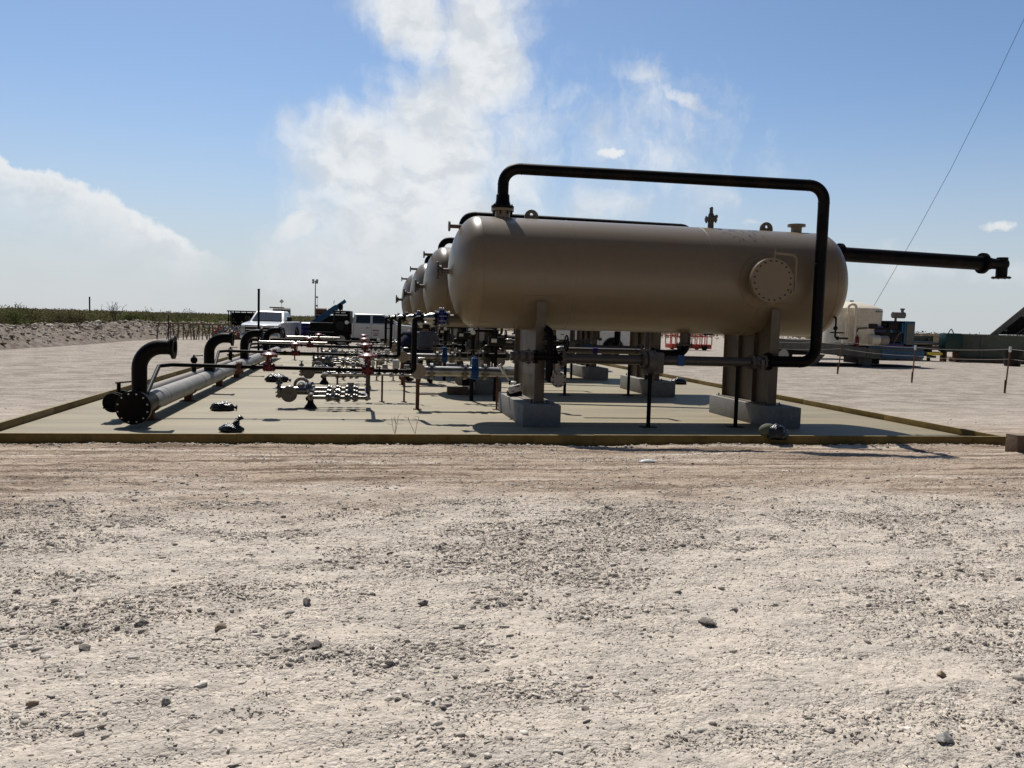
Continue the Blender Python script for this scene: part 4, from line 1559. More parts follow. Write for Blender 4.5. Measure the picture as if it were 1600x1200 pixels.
for k in range(5):
    b.cyl((-.08 + .09 * k, 29.55, .30), (-.05 + .09 * k, 29.62, .42), .035, n=8)
tagp(th.part('fittings', b, M['silver']), kind='stuff')

# dry weed by the front kerb
b = MB()
rn = random.Random(4)
for s_ in range(5):
    p = Vector((.52 + (.3 if s_ > 2 else 0), 12.3, PADZ))
    d = Vector((rn.uniform(-.5, .5), rn.uniform(-.3, .2), 1)).normalized()
    pts = [p]
    for k in range(5):
        d = (d + Vector((rn.uniform(-.14, .14), rn.uniform(-.1, .1), rn.uniform(-.03, .1)))).normalized()
        p = p + d * .055
        pts.append(p)
        if k > 1 and rn.random() < .7:
            q = p + Vector((rn.uniform(-.12, .12), rn.uniform(-.05, .05), rn.uniform(.0, .09)))
            b.tube([p, q], .0022, n=4)
    b.tube(pts, .0032, n=5)
single(b, 'dry_weed', M['branch'], (.6, 12.3, PADZ), 'leafless dry weed growing from the pad joint by the front kerb', 'plant')

# crushed can and wooden box outside the kerb
b = MB()
b.sphere((3.62, 10.0, .03), .09, 1.2, .5, .28, 12, 7)
b.box((3.50, 9.98, .012), (3.76, 10.05, .03), rot=Matrix.Rotation(R(12), 3, 'Z'))
single(b, 'crushed_bottle', M['whiteplastic'], (3.62, 10, 0), 'crushed pale plastic bottle lying in front of the kerb', 'litter')
b = MB()
b.box((9.62, 10.72, -.04), (10.75, 10.95, .28), bev=.006)
single(b, 'timber_beam', M['wood'], (10.1, 10.8, 0), 'thick weathered timber beam on the dirt at the kerb corner', 'timber')

# ------------------------------------------------------------------ people
def skin_person(name, lab, loc, rz, joints, edges, radii, clothes, hat=True):
    """joints: name -> (x,y,z); one skinned mesh for the body"""
    th = Thing(name, lab, 'person', loc, rz, group=None, local=True)
    def grow(nm, keys, es, rad, m, sub=2, par=None):
        me = bpy.data.meshes.new(nm)
        idx = {k: i for i, k in enumerate(keys)}
        me.from_pydata([joints[k] for k in keys], [(idx[a], idx[b_]) for a, b_ in es], [])
        o = bpy.data.objects.new(nm, me)
        COL.objects.link(o)
        sk = o.modifiers.new('skin', 'SKIN')
        sk.use_smooth_shade = True
        sd_ = me.skin_vertices[0].data
        for k, i in idx.items():
            r_ = rad[k]
            sd_[i].radius = r_ if isinstance(r_, tuple) else (r_, r_)
            sd_[i].use_root = (i == 0)
        ss = o.modifiers.new('sub', 'SUBSURF')
        ss.levels = ss.render_levels = sub
        dg = bpy.context.evaluated_depsgraph_get()
        me2 = bpy.data.meshes.new_from_object(o.evaluated_get(dg))
        o.modifiers.clear()
        o.data = me2
        me2.materials.clear()
        me2.materials.append(m)
        o.parent = par if par is not None else th.e
        return o
    bo = grow('body', list(joints.keys()), edges, radii, M['skin'])
    for nm, keys, es, rad, m in clothes:
        grow(nm, keys, es, rad, m, par=None)
    hd = Vector(joints['head'])
    b = MB()
    f = Vector(joints['face_dir'])if 'face_dir' in joints else None
    return th, hd

def person(name, lab, loc, rz, lean, shirt, cap_tilt=0.0, arm=1.0):
    # local frame: faces +Y, z up
    L = lean
    J = {'pelvis': (0, 0, .95), 'spine': (0, .04 * L, 1.13), 'chest': (0, .13 * L, 1.32), 'neckbase': (0, .20 * L, 1.47),
         'neck': (0, .25 * L, 1.53), 'head': (0, .31 * L, 1.61), 'crown': (0, .33 * L, 1.70)}
    E_ = [('pelvis', 'spine'), ('spine', 'chest'), ('chest', 'neckbase'), ('neckbase', 'neck'), ('neck', 'head'), ('head', 'crown')]
    Rd = {'pelvis': (.10, .07), 'spine': (.11, .07), 'chest': (.13, .08), 'neckbase': (.055, .05), 'neck': .05, 'head': (.075, .09), 'crown': (.06, .07)}
    for s, t in ((-1, 'r'), (1, 'l')):
        J['sh' + t] = (s * .19, .15 * L, 1.42)
        J['el' + t] = (s * .26, .15 * L + .10 * arm, 1.16)
        J['wr' + t] = (s * .14, .15 * L + .33 * arm, 1.12)
        J['pa' + t] = (s * .11, .15 * L + .40 * arm, 1.12)
        E_ += [('neckbase', 'sh' + t), ('sh' + t, 'el' + t), ('el' + t, 'wr' + t), ('wr' + t, 'pa' + t)]
        Rd.update({'sh' + t: .062, 'el' + t: .042, 'wr' + t: .028, 'pa' + t: (.038, .018)})
        for k, (dx, dz, ln) in enumerate(((-.030, .012, .07), (-.012, .015, .085), (.010, .014, .08), (.028, .008, .062))):
            a, b_ = 'fa%d%s' % (k, t), 'fb%d%s' % (k, t)
            J[a] = (s * .11 + dx, .15 * L + .40 * arm + .045, 1.12 + dz)
            J[b_] = (s * .11 + dx * 1.2, .15 * L + .40 * arm + .045 + ln * .7, 1.12 + dz - .03)
            E_ += [('pa' + t, a), (a, b_)]
            Rd.update({a: .010, b_: .008})
        J['th' + t] = (s * .11 - s * .045, .15 * L + .40 * arm + .03, 1.14)
        E_.append(('pa' + t, 'th' + t))
        Rd['th' + t] = .011
        J['hip' + t] = (s * .10, .0, .88)
        J['kn' + t] = (s * .12, .05, .50)
        J['an' + t] = (s * .13, -.01, .09)
        J['toe' + t] = (s * .15, .16, .04)
        E_ += [('pelvis', 'hip' + t), ('hip' + t, 'kn' + t), ('kn' + t, 'an' + t), ('an' + t, 'toe' + t)]
        Rd.update({'hip' + t: .07, 'kn' + t: .05, 'an' + t: .042, 'toe' + t: (.045, .03)})
    up = ['pelvis', 'spine', 'chest', 'neckbase', 'shr', 'elr', 'wrr', 'shl', 'ell', 'wrl']
    ue = [('pelvis', 'spine'), ('spine', 'chest'), ('chest', 'neckbase'), ('neckbase', 'shr'), ('shr', 'elr'), ('elr', 'wrr'), ('neckbase', 'shl'), ('shl', 'ell'), ('ell', 'wrl')]
    ur = {'pelvis': (.205, .150), 'spine': (.205, .15), 'chest': (.22, .155), 'neckbase': (.14, .12), 'shr': .092, 'elr': .07, 'wrr': .05, 'shl': .092, 'ell': .07, 'wrl': .05}
    lo = ['pelvis', 'hipr', 'knr', 'anr', 'hipl', 'knl', 'anl']
    le = [('pelvis', 'hipr'), ('hipr', 'knr'), ('knr', 'anr'), ('pelvis', 'hipl'), ('hipl', 'knl'), ('knl', 'anl')]
    lr = {'pelvis': (.17, .13), 'hipr': .11, 'knr': .08, 'anr': .07, 'hipl': .11, 'knl': .08, 'anl': .07}
    th, hd = skin_person(name, lab, loc, rz, J, E_, Rd, [('shirt', up, ue, ur, shirt), ('trousers', lo, le, lr, M['jeans'])])
    # face, ears
    b = MB()
    b.sphere(hd + Vector((0, .098, -.005)), .014, 1, 1.2, 1.4, 8, 6)
    for s in (-1, 1):
        b.sphere(hd + Vector((s * .083, .0, 0)), .02, .4, .8, 1.3, 8, 6)
    b.sphere(hd + Vector((0, .088, -.045)), .018, 1.4, .5, .4, 8, 6)
    th.part('face', b, M['skin'])
    b = MB()
    for s in (-1, 1):
        b.sphere(hd + Vector((s * .03, .088, .02)), .008, 1.3, .5, .8, 8, 6)
    b.sphere(hd + Vector((0, -.02, .01)), .094, .9, 1.0, 1.0, 14, 10)
    th.part('hair', b, M['boltdark'])
    # hat with brim
    b = MB()
    c = hd + Vector((0, .0, .055))
    ax = Vector((0, .15 + cap_tilt, 1))
    b.lathe(c, ax, [(-.012, .10), (-.014, .180), (-.004, .183), (.004, .118), (.05, .106), (.085, .080), (.105, .04), (.11, 0)], 24)
    th.part('hat', b, M['hat'])
    b = MB()
    for s, t in ((-1, 'r'), (1, 'l')):
        p = Vector((s * .14, .04, PADZ * 0))
        b.sphere((s * .14, .06, .045), .06, .85, 2.2, .8)
        b.cyl((s * .13, -.01, .05), (s * .13, -.01, .20), .06)
    th.part('boots', b, M['boltdark'])
    th.e.scale = (1.2, 1.1, .935)
    return th.e
person('person', 'person in blue grey shirt and pale hat, back turned, behind the silver pipes', (1.70, 22.45, PADZ), R(-14), .55, M['shirt'], .15)
person('person', 'person in dark navy shirt and white hat bending towards the pipework', (1.22, 23.3, PADZ), R(-62), 1.0, M['shirtnavy'], .35)

# ------------------------------------------------------------------ vehicles
def wheel(th, x, y, r=.42, wd=.27, hub=.5, side=1, par=None):
    b = MB()
    b.lathe((x, y - wd / 2, r), (0, 1, 0), [(0, r * .6), (0, r * .92), (.03, r), (wd - .03, r), (wd, r * .92), (wd, r * .6)], 28)
    wo_ = th.part('wheel', b, M['tyre'])
    b = MB()
    yo = y + side * (wd / 2 - .05)
    b.lathe((x, y - wd / 2 + .04, r), (0, 1, 0), [(0, 0), (0, r * .62), (wd - .08, r * .62), (wd - .08, 0)], 24)
    for k in range(8):
        a = k * math.pi / 4
        b.cyl((x + r * .35 * math.cos(a), yo, r + r * .35 * math.sin(a)), (x + r * .35 * math.cos(a), yo + side * .03, r + r * .35 * math.sin(a)), .025, n=6)
    b.lathe((x, yo, r), (0, side, 0), [(0, r * .2), (.05, r * .16), (.05, 0)], 16)
    th.part('rim', b, M['rim'], wo_)

def arch(cx, r, z0, n=12):
    """points of a wheel arch from rear to front along the sill"""
    return [(cx - r * math.cos(math.pi * k / n), z0 + r * math.sin(math.pi * k / n) * 1.0) for k in range(n + 1)]

def pickup(lab, loc, rz, service=False, crew=True):
    th = Thing('pickup_truck', lab, 'truck', loc, rz, local=True)
    W = .98
    cab0 = -1.35 if crew else -.75
    rear = -3.1 if not service else cab0
    prof = []
    sill = .52
    prof.append((rear, sill + .05))
    if not service:
        prof += arch(-1.95, .50, sill)
    prof += arch(1.95, .50, sill)
    prof += [(2.92, sill - .02), (3.02, .62), (3.04, 1.02), (2.98, 1.20), (2.75, 1.28), (1.30, 1.40), (cab0, 1.40), (rear, 1.40)]
    b = MB()
    b.prism(prof, 1, -W, W)
    th.part('body', b, M['white'], bevel=.035)
    # greenhouse
    b = MB()
    zb, zt = 1.38, 1.98
    B = [(cab0 + .04, zb), (1.32, zb)]
    Tp = [(cab0 + .12, zt), (.52, zt)]
    wb, wt = .93, .76
    def gh(bx, z, wv):
        return [(bx[0][0], -wv, z), (bx[1][0], -wv, z), (bx[1][0], wv, z), (bx[0][0], wv, z)]
    vs = gh(B, zb, wb) + gh([(Tp[0][0], 0), (Tp[1][0] + .02, 0)], zt - .05, wt + .02) + gh([(Tp[0][0] + .06, 0), (Tp[1][0] - .08, 0)], zt, wt - .06)
    fs = []
    for q in (0, 4):
        for k in range(4):
            fs.append((q + k, q + (k + 1) % 4, q + 4 + (k + 1) % 4, q + 4 + k))
    fs.append((8, 9, 10, 11))
    b.add(vs, fs, False)
    th.part('cab', b, M['white'], bevel=.03)
    # glazing: quads laid just proud of the cab faces
    def lerp(a, b_, t):
        return a + (b_ - a) * t
    def sidewin(xa, xb, xc, xd, s, z0=1.44, z1=1.88):
        b = MB()
        def yy_(z):
            t = (z - zb) / (zt - .05 - zb)
            return s * (lerp(wb, wt + .02, t) + .008)
        p = [(xa, yy_(z0), z0), (xb, yy_(z0), z0), (xd, yy_(z1), z1), (xc, yy_(z1), z1)]
        q = [(x, y - s * .02, z) for x, y, z in p]
        b.add(p + q, [(0, 1, 2, 3), (7, 6, 5, 4), (0, 4, 5, 1), (1, 5, 6, 2), (2, 6, 7, 3), (3, 7, 4, 0)], False)
        th.part('window', b, M['glass'])
    for s in (-1, 1):
        if crew:
            sidewin(cab0 + .22, -.30, cab0 + .26, -.30, s)
            sidewin(-.16, 1.02, -.16, .42, s)
        else:
            sidewin(cab0 + .10, cab0 + .45, cab0 + .16, cab0 + .45, s)
            sidewin(cab0 + .55, 1.02, cab0 + .55, .42, s)
    b = MB()
    p = [(1.29, -.80, 1.43), (1.29, .80, 1.43), (.60, .66, 1.90), (.60, -.66, 1.90)]
    p = [(x + .035, y, z + .012) for x, y, z in p]
    q = [(x - .03, y, z - .03) for x, y, z in p]
    b.add(p + q, [(0, 1, 2, 3), (7, 6, 5, 4), (0, 4, 5, 1), (1, 5, 6, 2), (2, 6, 7, 3), (3, 7, 4, 0)], False)
    th.part('windscreen', b, M['glass'])
    # front
    b = MB()
    b.box((3.03, -.74, .74), (3.085, .74, 1.14), bev=.01)
    go = th.part('grille', b, M['trim'])
    b = MB()
    for z in (.82, .96, 1.12):
        b.box((3.07, -.70, z - .016), (3.10, .70, z + .016))
    b.box((3.08, -.14, .90), (3.115, .14, 1.03), bev=.01)
    th.part('grille_bars', b, M['chrome'], go)
    for s in (-1, 1):
        b = MB()
        b.box((2.97, s * .84 - .12, .84), (3.06, s * .84 + .12, 1.14), bev=.02)
        th.part('headlight', b, M['rim'])
    b = MB()
    b.box((3.0, -.98, .50), (3.17, .98, .74), bev=.03)
    th.part('bumper', b, M['chrome'])
    b = MB()
    b.box((2.95, -.9, .36), (3.12, .9, .50))
    b.box((3.172, -.16, .55), (3.18, .16, .68))
    th.part('air_dam', b, M['trim'])
    for s in (-1, 1):
        b = MB()
        b.box((.92, s * 1.02 - .0, 1.42), (1.05, s * 1.27, 1.66) if s > 0 else (1.05, s * 1.02, 1.66), bev=.0) if s > 0 else b.box((.92, -1.27, 1.42), (1.05, -1.02, 1.66))
        b.cyl((.98, s * .9, 1.45), (.98, s * 1.1, 1.50), .02, n=8)
        th.part('mirror', b, M['trim'])
        for cx in ((1.95, -1.95) if not service else (1.95,)):
            b = MB()
            A = np.linspace(0, math.pi, 17)
            pl = [(cx - .56 * math.cos(a), sill + .56 * math.sin(a)) for a in A] + [(cx - .49 * math.cos(a), sill + .49 * math.sin(a)) for a in A[::-1]]
            b.prism(pl, 1, s * (W - .02), s * (W + .045))
            th.part('fender_flare', b, M['trim'])
        for x in ((-.25, .95) if crew else (.95,)):
            b = MB()
            b.box((x - .3, s * (W + .001), 1.14), (x - .12, s * (W + .025), 1.18)) if s > 0 else b.box((x - .3, -W - .025, 1.14), (x - .12, -W - .001, 1.18))
            th.part('door_handle', b, M['trim'])
        b = MB()
        for x in ((cab0 + .10, -.23, 1.12) if crew else (cab0 + .3, 1.12)):
            b.box((x - .006, s * W - .004, .60), (x + .006, s * W + .0035, 1.38))
        th.part('door_seams', b, M['trim'])
    for cx in (1.95, -1.95):
        for s in (-1, 1):
            wheel(th, cx, s * .84, .43, .28, side=s)
    b = MB()
    b.box((-2.9, -.55, .38), (2.8, .55, .56))
    b.box((-1.3, -.93, .30), (1.4, .93, .40))
    for cx in (1.95, -1.95):
        b.box((cx - .45, -.68, .45), (cx + .45, .68, .98))
    th.part('chassis', b, M['trim'])
    return th
def logo(th, x, y, z, rows, m1):
    b = MB()
    for i, (w_, h_) in enumerate(rows):
        x0 = x - w_ / 2
        while x0 < x + w_ / 2 - .03:
            lw = .05
            b.box((x0, y - .004, z - i * .13), (x0 + lw, y, z - i * .13 + h_))
            x0 += lw + .022
    th.part('door_lettering', b, m1)

t1 = pickup('white pickup parked facing the camera beyond the left end of the pad', (-4.9, 48.6, 0), R(-96.5), crew=False)
b = MB()
b.box((-3.0, -.86, 1.405), (-.82, -.80, 1.44))
b.box((-3.0, .80, 1.405), (-.82, .86, 1.44))
t1.part('bed_rails', b, M['trim'])

t2 = pickup('white crew cab service truck in side view with black utility bed', (.9, 50.0, 0), R(-4), service=True)
logo(t2, -.05 + .1, -.982, .98, ((.36, .09), (.42, .05), (.3, .07)), M['red'])
b = MB()
b.box((-3.75, -1.05, .75), (-1.42, 1.05, .86))
bo = t2.part('utility_bed', b, M['blackmatte'])
b = MB()
b.box((-2.35, -1.04, .87), (-1.45, 1.04, 2.12), bev=.06)
b.box((-3.7, -1.06, .87), (-2.4, -.82, 1.40), bev=.02)
b.box((-3.7, .82, .87), (-2.4, 1.06, 1.40), bev=.02)
t2.part('tool_boxes', b, M['blackmatte'])
b = MB()
for i, (x0, x1, z) in enumerate(((-2.25, -2.05, 1.98), (-1.95, -1.7, 1.98), (-2.28, -1.6, 1.84))):
    b.box((x0, -1.046, z), (x1, -1.041, z + .05))
t2.part('bed_lettering', b, M['whiteplastic'])
b = MB()
b.cyl((-2.0, -1.15, 1.28), (-2.0, -.95, 1.28), .25, n=24)
t2.part('hose_reel', b, M['trim'])
b = MB()
b.cyl((-1.62, -1.22, 1.45), (-1.62, -1.0, 1.45), .11, n=16)
b.cyl((-1.62, -1.05, 1.45), (-1.45, -1.05, 1.45), .02, n=6)
t2.part('work_lamp', b, M['whiteplastic'])
b = MB()
b.cyl((-2.35, -.2, .87), (-2.35, -.2, 2.15), .14)
t2.part('crane_post', b, M['blackmatte'])

th = Thing('loader_boom', 'blue lattice boom raised at a slant above the service truck', 'crane boom', (-2.6, 52.5, .9))
b = MB()
a_, c_ = Vector((-3.2, 52.5, 1.10)), Vector((-.95, 52.5, 2.78))
d_ = (c_ - a_).normalized()
up_ = Vector((-d_.z, 0, d_.x))
for o_ in (0,):
    ll = (c_ - a_).length
    rot = Matrix.Rotation(-math.atan2(d_.z, d_.x), 3, 'Y')
    b.box((a_.x, 52.38, a_.z - .20), (a_.x + ll * .78, 52.62, a_.z + .12), rot=rot, about=a_)
    b.box((a_.x + ll * .5, 52.42, a_.z - .13), (a_.x + ll, 52.58, a_.z + .08), rot=rot, about=a_)
    b.box((a_.x + .3, 52.36, a_.z + .101), (a_.x + ll * .75, 52.40, a_.z + .14), rot=rot, about=a_)
th.part('boom', b, M['boom'])
b = MB()
b.sphere((-1.25, 52.5, 2.38), .17, 1, .8, 1.3)
b.cyl((-1.25, 52.5, 2.0), (-1.25, 52.5, 2.5), .07)
b.cyl((-1.45, 52.5, 2.05), (-1.40, 52.5, 2.3), .025, n=6)
b.cyl((-1.12, 52.5, 2.05), (-1.12, 52.5, 2.3), .025, n=6)
b.cyl((-1.65, 52.5, 2.55), (-1.62, 52.5, 2.75), .02, n=6)
th.part('hook_block', b, M['blackmatte'])
b = MB()
b.box((-3.6, 51.9, .55), (-2.5, 53.1, 1.40), bev=.08)
b.cyl((-3.5, 51.85, 1.15), (-2.7, 51.85, 1.15), .22)
th.part('pump_housing', b, M['deepblue'])
b = MB()
b.box((-3.8, 51.9, .30), (-1.9, 53.1, .55))
b.cyl((-3.3, 51.8, .32), (-3.3, 53.2, .32), .32)
b.cyl((-2.3, 51.8, .32), (-2.3, 53.2, .32), .32)
th.part('carriage', b, M['trim'])
th = Thing('air_compressor', 'brown and black skid compressor behind the slanted blue boom', 'compressor', (-2.0, 56, 0))
b = MB()
b.box((-3.0, 55.4, 0), (-1.2, 56.6, .3))
b.cyl((-2.9, 56, 2.05), (-2.2, 56, 2.05), .24)
b.cyl((-2.1, 56, 2.10), (-1.5, 56, 2.10), .18)
th.part('tank', b, M['rust'])
b = MB()
b.box((-2.9, 55.5, .3), (-1.3, 56.5, 1.85), bev=.05)
th.part('housing', b, M['blackmatte'])

# third vehicle glimpsed under the tanks
t3 = pickup('white pickup glimpsed through the gap under the tanks', (11.3, 43.5, 0), R(172), crew=True)

# dark job box and generator glimpsed under the tanks
th = Thing('job_box', 'dark steel job box with pale panels, glimpsed under the left part of the tanks', 'container', (5.0, 46, 0))
b = MB()
b.box((2.9, 45.3, .35), (7.4, 47.0, 1.75), bev=.03)
th.part('body', b, M['trim'])
b = MB()
for x0, x1, z0, z1 in ((3.2, 3.6, 1.3, 1.6), (3.25, 3.55, .8, 1.1), (4.6, 4.9, 1.0, 1.5), (5.6, 6.1, 1.2, 1.35)):
    b.box((x0, 45.28, z0), (x1, 45.297, z1))
th.part('panels', b, M['whiteplastic'])
for x in (3.4, 6.9):
    b = MB()
    b.cyl((x, 45.25, .36), (x, 45.45, .36), .34, n=20)
    wo_ = th.part('wheel', b, M['tyre'])
    b = MB()
    b.cyl((x, 45.2, .36), (x, 45.26, .36), .18, n=16)
    th.part('rim', b, M['rim'], wo_)

# light mast
th = Thing('light_mast', 'slim pale floodlight mast standing far beyond the service truck', 'light mast', (-5.78, 110, 0))
b = MB()
b.cyl((-5.78, 110, 0), (-5.78, 110, 6.3), .10, .06, n=10)
th.part('pole', b, M['rim'])
for i, (dx, dz) in enumerate(((-.28, 6.35), (.2, 6.35), (-.28, 6.05), (.2, 6.05))):
    b = MB()
    b.box((-5.78 + dx - .14, 109.85, dz - .12), (-5.78 + dx + .14, 110.05, dz + .12))
    th.part('floodlight', b, M['rim'])
b = MB()
b.box((-6.1, 109.95, 6.15), (-5.45, 110.02, 6.22))
for z in (4.2, 3.1):
    b.box((-5.68, 109.9, z - .1), (-5.45, 110.1, z + .1))
b.cyl((-5.5, 110, 1), (-5.5, 110, 4.2), .02, n=5)
th.part('bracket', b, M['trim'])

# white tank trailer behind pickup
th = Thing('nurse_tank', 'white and black ribbed tank unit standing behind the parked pickup', 'tank', (-5.6, 62, 0))
b = MB()
for x in (-6.0, -5.6, -5.2):
    b.cyl((x - .19, 62, 1.85), (x + .19, 62, 1.85), .46, n=20)
th.part('barrels', b, M['steelgrey'])
b = MB()
b.box((-6.5, 61.4, .5), (-4.9, 62.6, 1.4))
b.box((-6.4, 61.45, 2.25), (-5.4, 61.55, 2.33))
th.part('frame', b, M['trim'])
b = MB()
s_ = .16
b.prism([(-5.6 - s_, 2.75), (-5.6, 2.75 + s_), (-5.6 + s_, 2.75), (-5.6, 2.75 - s_)], 1, 61.9, 61.92)
b.cyl((-5.6, 61.91, 2.2), (-5.6, 61.91, 2.6), .015, n=6)
th.part('placard', b, M['whiteplastic'])

# black pipe rack at the brush edge
th = Thing('pipe_rack', 'black barred steel rack standing at the edge of the brush behind the pickup', 'rack', (-9.5, 75, 0))
b = MB()
for x in np.arange(-11.2, -7.2, .5):
    b.box((x - .04, 74.96, 0), (x + .04, 75.04, 2.05))
for z in (.75, 1.95):
    b.box((-11.3, 74.95, z), (-7.0, 75.05, z + .1))
    b.box((-11.3, 77.0, z), (-7.0, 77.1, z + .1))
for x in (-11.3, -9.2, -7.1):
    b.box((x - .05, 75.05, 1.96), (x + .05, 77, 2.04))
    b.box((x - .05, 77, 0), (x + .05, 77.1, 2.0))
b.box((-11.2, 76.8, .8), (-7.1, 76.9, 1.9))
th.part('frame', b, M['blackmatte'])

# brown A-frame sawhorses
def sawhorse(x, y, rz, lab):
    th = Thing('sawhorse', lab, 'sawhorse', (x, y, .0), rz, group='brown pipe stands in a row by the dirt bank', local=True)
    b = MB()
    b.box((-.55, -.05, .98), (.55, .05, 1.06))
    th.part('top_beam', b, M['wood'])
    for sx in (-1, 1):
        for sy in (-1, 1):
            b = MB()
            b.cyl((sx * .42, sy * .03, 1.0), (sx * .52, sy * .42, 0), .035, n=6)
            th.part('leg', b, M['wood'])
    b = MB()
    for sx in (-1, 1):
        b.box((sx * .47 - .02, -.25, .40), (sx * .47 + .02, .25, .46))
    th.part('brace', b, M['wood'])
    return th.e
sh = sawhorse(-12.4, 57.0, R(15), 'brown pipe stand at the near end of its row by the dirt bank')
for i in range(1, 7):
    dup(sh, (i * .58, i * .22 + (i % 2) * .3, 0), 'brown pipe stand, number %s in its row by the dirt bank' % ['two', 'three', 'four', 'five', 'six', 'seven'][i - 1], rz=R(15 + random.uniform(-25, 25)))
th = Thing('survey_stake', 'thin dark stake standing by the row of brown pipe stands', 'stake', (-11.9, 55.5, 0))
b = MB()
b.cyl((-11.9, 55.5, 0), (-11.9, 55.5, 1.6), .03, n=6)
th.part('shaft', b, M['blackmatte'])
b = MB()
b.cyl((-11.9, 55.5, 1.6), (-11.9, 55.5, 1.75), .05, n=8)
th.part('cap', b, M['cream'])
# heap of brass and orange fittings
th = Thing('fittings_crate', 'low open crate of orange and steel fittings beside the parked pickup', 'crate', (-8.6, 60, 0))
b = MB()
b.box((-10.0, 59.6, .0), (-7.2, 60.8, .35))
th.part('crate', b, M['wood'])
for m_, nm, k0 in ((M['orange'], 'orange_fittings', 0), (M['silver'], 'steel_fittings', 1), (M['boom'], 'blue_fittings', 2)):
    b = MB()
    rn = random.Random(k0 + 5)
    for k in range((16, 22, 5)[k0]):
        c = Vector((rn.uniform(-9.9, -7.3), rn.uniform(59.6, 60.6), rn.uniform(.38, .75)))
        d = Vector((rn.uniform(-1, 1), rn.uniform(-1, 1), rn.uniform(-.3, .6))).normalized()
        b.cyl(c, c + d * .22, .09, n=10)
    th.part(nm, b, m_)

# ------------------------------------------------------------------ right side: trailer with tank and engine
th = Thing('equipment_trailer', 'grey tilted flatbed trailer carrying a cream tank and an engine', 'trailer', (24.5, 39.6, 0))
b = MB()
def slab(x0, x1, z0a, z1a, z0b, z1b, y0, y1):
    b.add([(x0, y0, z0a), (x0, y0, z1a), (x1, y0, z1b), (x1, y0, z0b), (x0, y1, z0a), (x0, y1, z1a), (x1, y1, z1b), (x1, y1, z0b)],
          [(0, 1, 2, 3), (7, 6, 5, 4), (1, 5, 6, 2), (0, 3, 7, 4), (0, 4, 5, 1), (3, 2, 6, 7)], False)
slab(19.0, 25.2, .92, 1.42, .45, .96, 38.2, 40.9)
b.box((25.21, 38.2, .40), (28.4, 40.9, .93))
th.part('frame', b, M['steelgrey'], bevel=.02)
b = MB()
b.box((25.3, 38.25, .94), (28.4, 40.8, 1.02))
b.box((26.0, 38.14, .50), (28.4, 38.198, .84))
b.box((26.2, 38.10, .45), (27.6, 38.139, .52))
th.part('engine_deck', b, M['boom'])
b = MB()
b.prism([(22.0, 0), (22.9, .55), (23.1, .55), (22.6, 0)], 1, 38.5, 38.7)
b.box((25.2, 38.5, 0), (25.7, 38.9, .40))
th.part('jack_leg', b, M['steelgrey'])
b = MB()
b.box((19.5, 38.8, .5), (22.5, 40.5, .80))
b.box((25.3, 38.9, .12), (26.4, 40.4, .40))
th.part('axle_frame', b, M['trim'])
wb_ = Thing  # noqa
for x in (19.6, 20.7):
    b = MB()
    b.lathe((x, 38.25, .48), (0, 1, 0), [(0, .3), (0, .45), (.03, .48), (.27, .48), (.3, .45), (.3, .3)], 28)
    wo_ = th.part('wheel', b, M['tyre'])
    b = MB()
    b.lathe((x, 38.29, .48), (0, 1, 0), [(0, 0), (0, .30), (.2, .30), (.2, 0)], 20)
    th.part('rim', b, M['rim'], wo_)
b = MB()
b.prism([(20.5, 0), (28.6, 0), (28.6, .05), (20.5, .12)], 1, 38.6, 40.4)  # flat black sheet painting in the shade under the trailer
th.part('shade_sheet', b, M['trim'])

th = Thing('vertical_tank', 'cream dome topped upright tank standing on the grey trailer', 'tank', (24.45, 39.6, .95))
b = MB()
prof = [(0, 0), (0, 1.52), (1.86, 1.52)]
for i in range(1, 9):
    a = math.pi / 2 * i / 8
    prof.append((1.86 + .10 * math.sin(a) + .42 * (1 - math.cos(a)) * .9, 1.52 * math.cos(a) ** .8 if i < 8 else 0))
prof = [(0, 0), (0, 1.52), (1.80, 1.52), (1.86, 1.50), (1.90, 1.45), (2.02, 1.15), (2.13, .8), (2.22, .35), (2.24, 0)]
b.lathe((24.45, 39.75, 1.0), (0, 0, 1), prof, 48)
th.part('shell', b, M['tanktan'])
b = MB()
b.tube([(23.42, 38.35, 1.0), (23.42, 38.35, 3.05), (23.74, 38.2, 3.05), (23.74, 38.2, 1.15)], .065, .16, n=12)
b.tube([(23.3, 38.3, 1.1), (23.3, 38.3, 2.55)], .035, n=8)
for z in (1.5, 2.4):
    b.box((23.0, 38.4, z), (23.5, 38.5, z + .04))
th.part('overflow_pipe', b, M['tanktan'])
b = MB()
b.box((24.50, 38.20, 1.85), (25.0, 38.27, 2.10))
b.cyl((24.45, 39.75, 3.22), (24.45, 39.75, 3.30), .1)
b.box((24.9, 38.27, 2.70), (25.3, 38.30, 2.74))
th.part('hatch_plate', b, M['boltdark'])
th.e.location.x += .72
th.e.location.z += .06

th = Thing('engine_pump', 'blue and black diesel pump set on the end of the grey trailer', 'engine', (26.2, 39, 1.02))
b = MB()
b.box((24.4, 38.35, 1.25), (27.0, 39.6, 1.75), bev=.06)
b.box((24.6, 38.3, 1.6), (26.2, 39.2, 2.0), bev=.08)
b.cyl((24.6, 38.9, 1.5), (24.6, 38.9, 2.0), .25)
b.cyl((26.4, 38.8, 1.9), (26.4, 38.8, 2.3), .2)
b.sphere((26.0, 38.7, 2.15), .2)
b.box((26.2, 38.5, 1.9), (27.0, 39.2, 2.35), bev=.05)
th.part('engine_block', b, M['boltdark'])
b = MB()
b.box((24.5, 38.28, 1.78), (25.9, 38.34, 1.86))
b.box((24.2, 38.3, 1.03), (27.5, 39.5, 1.22), bev=.03)
b.box((24.9, 38.25, 1.98), (25.7, 38.8, 2.06))
th.part('blue_covers', b, M['deepblue'])
b = MB()
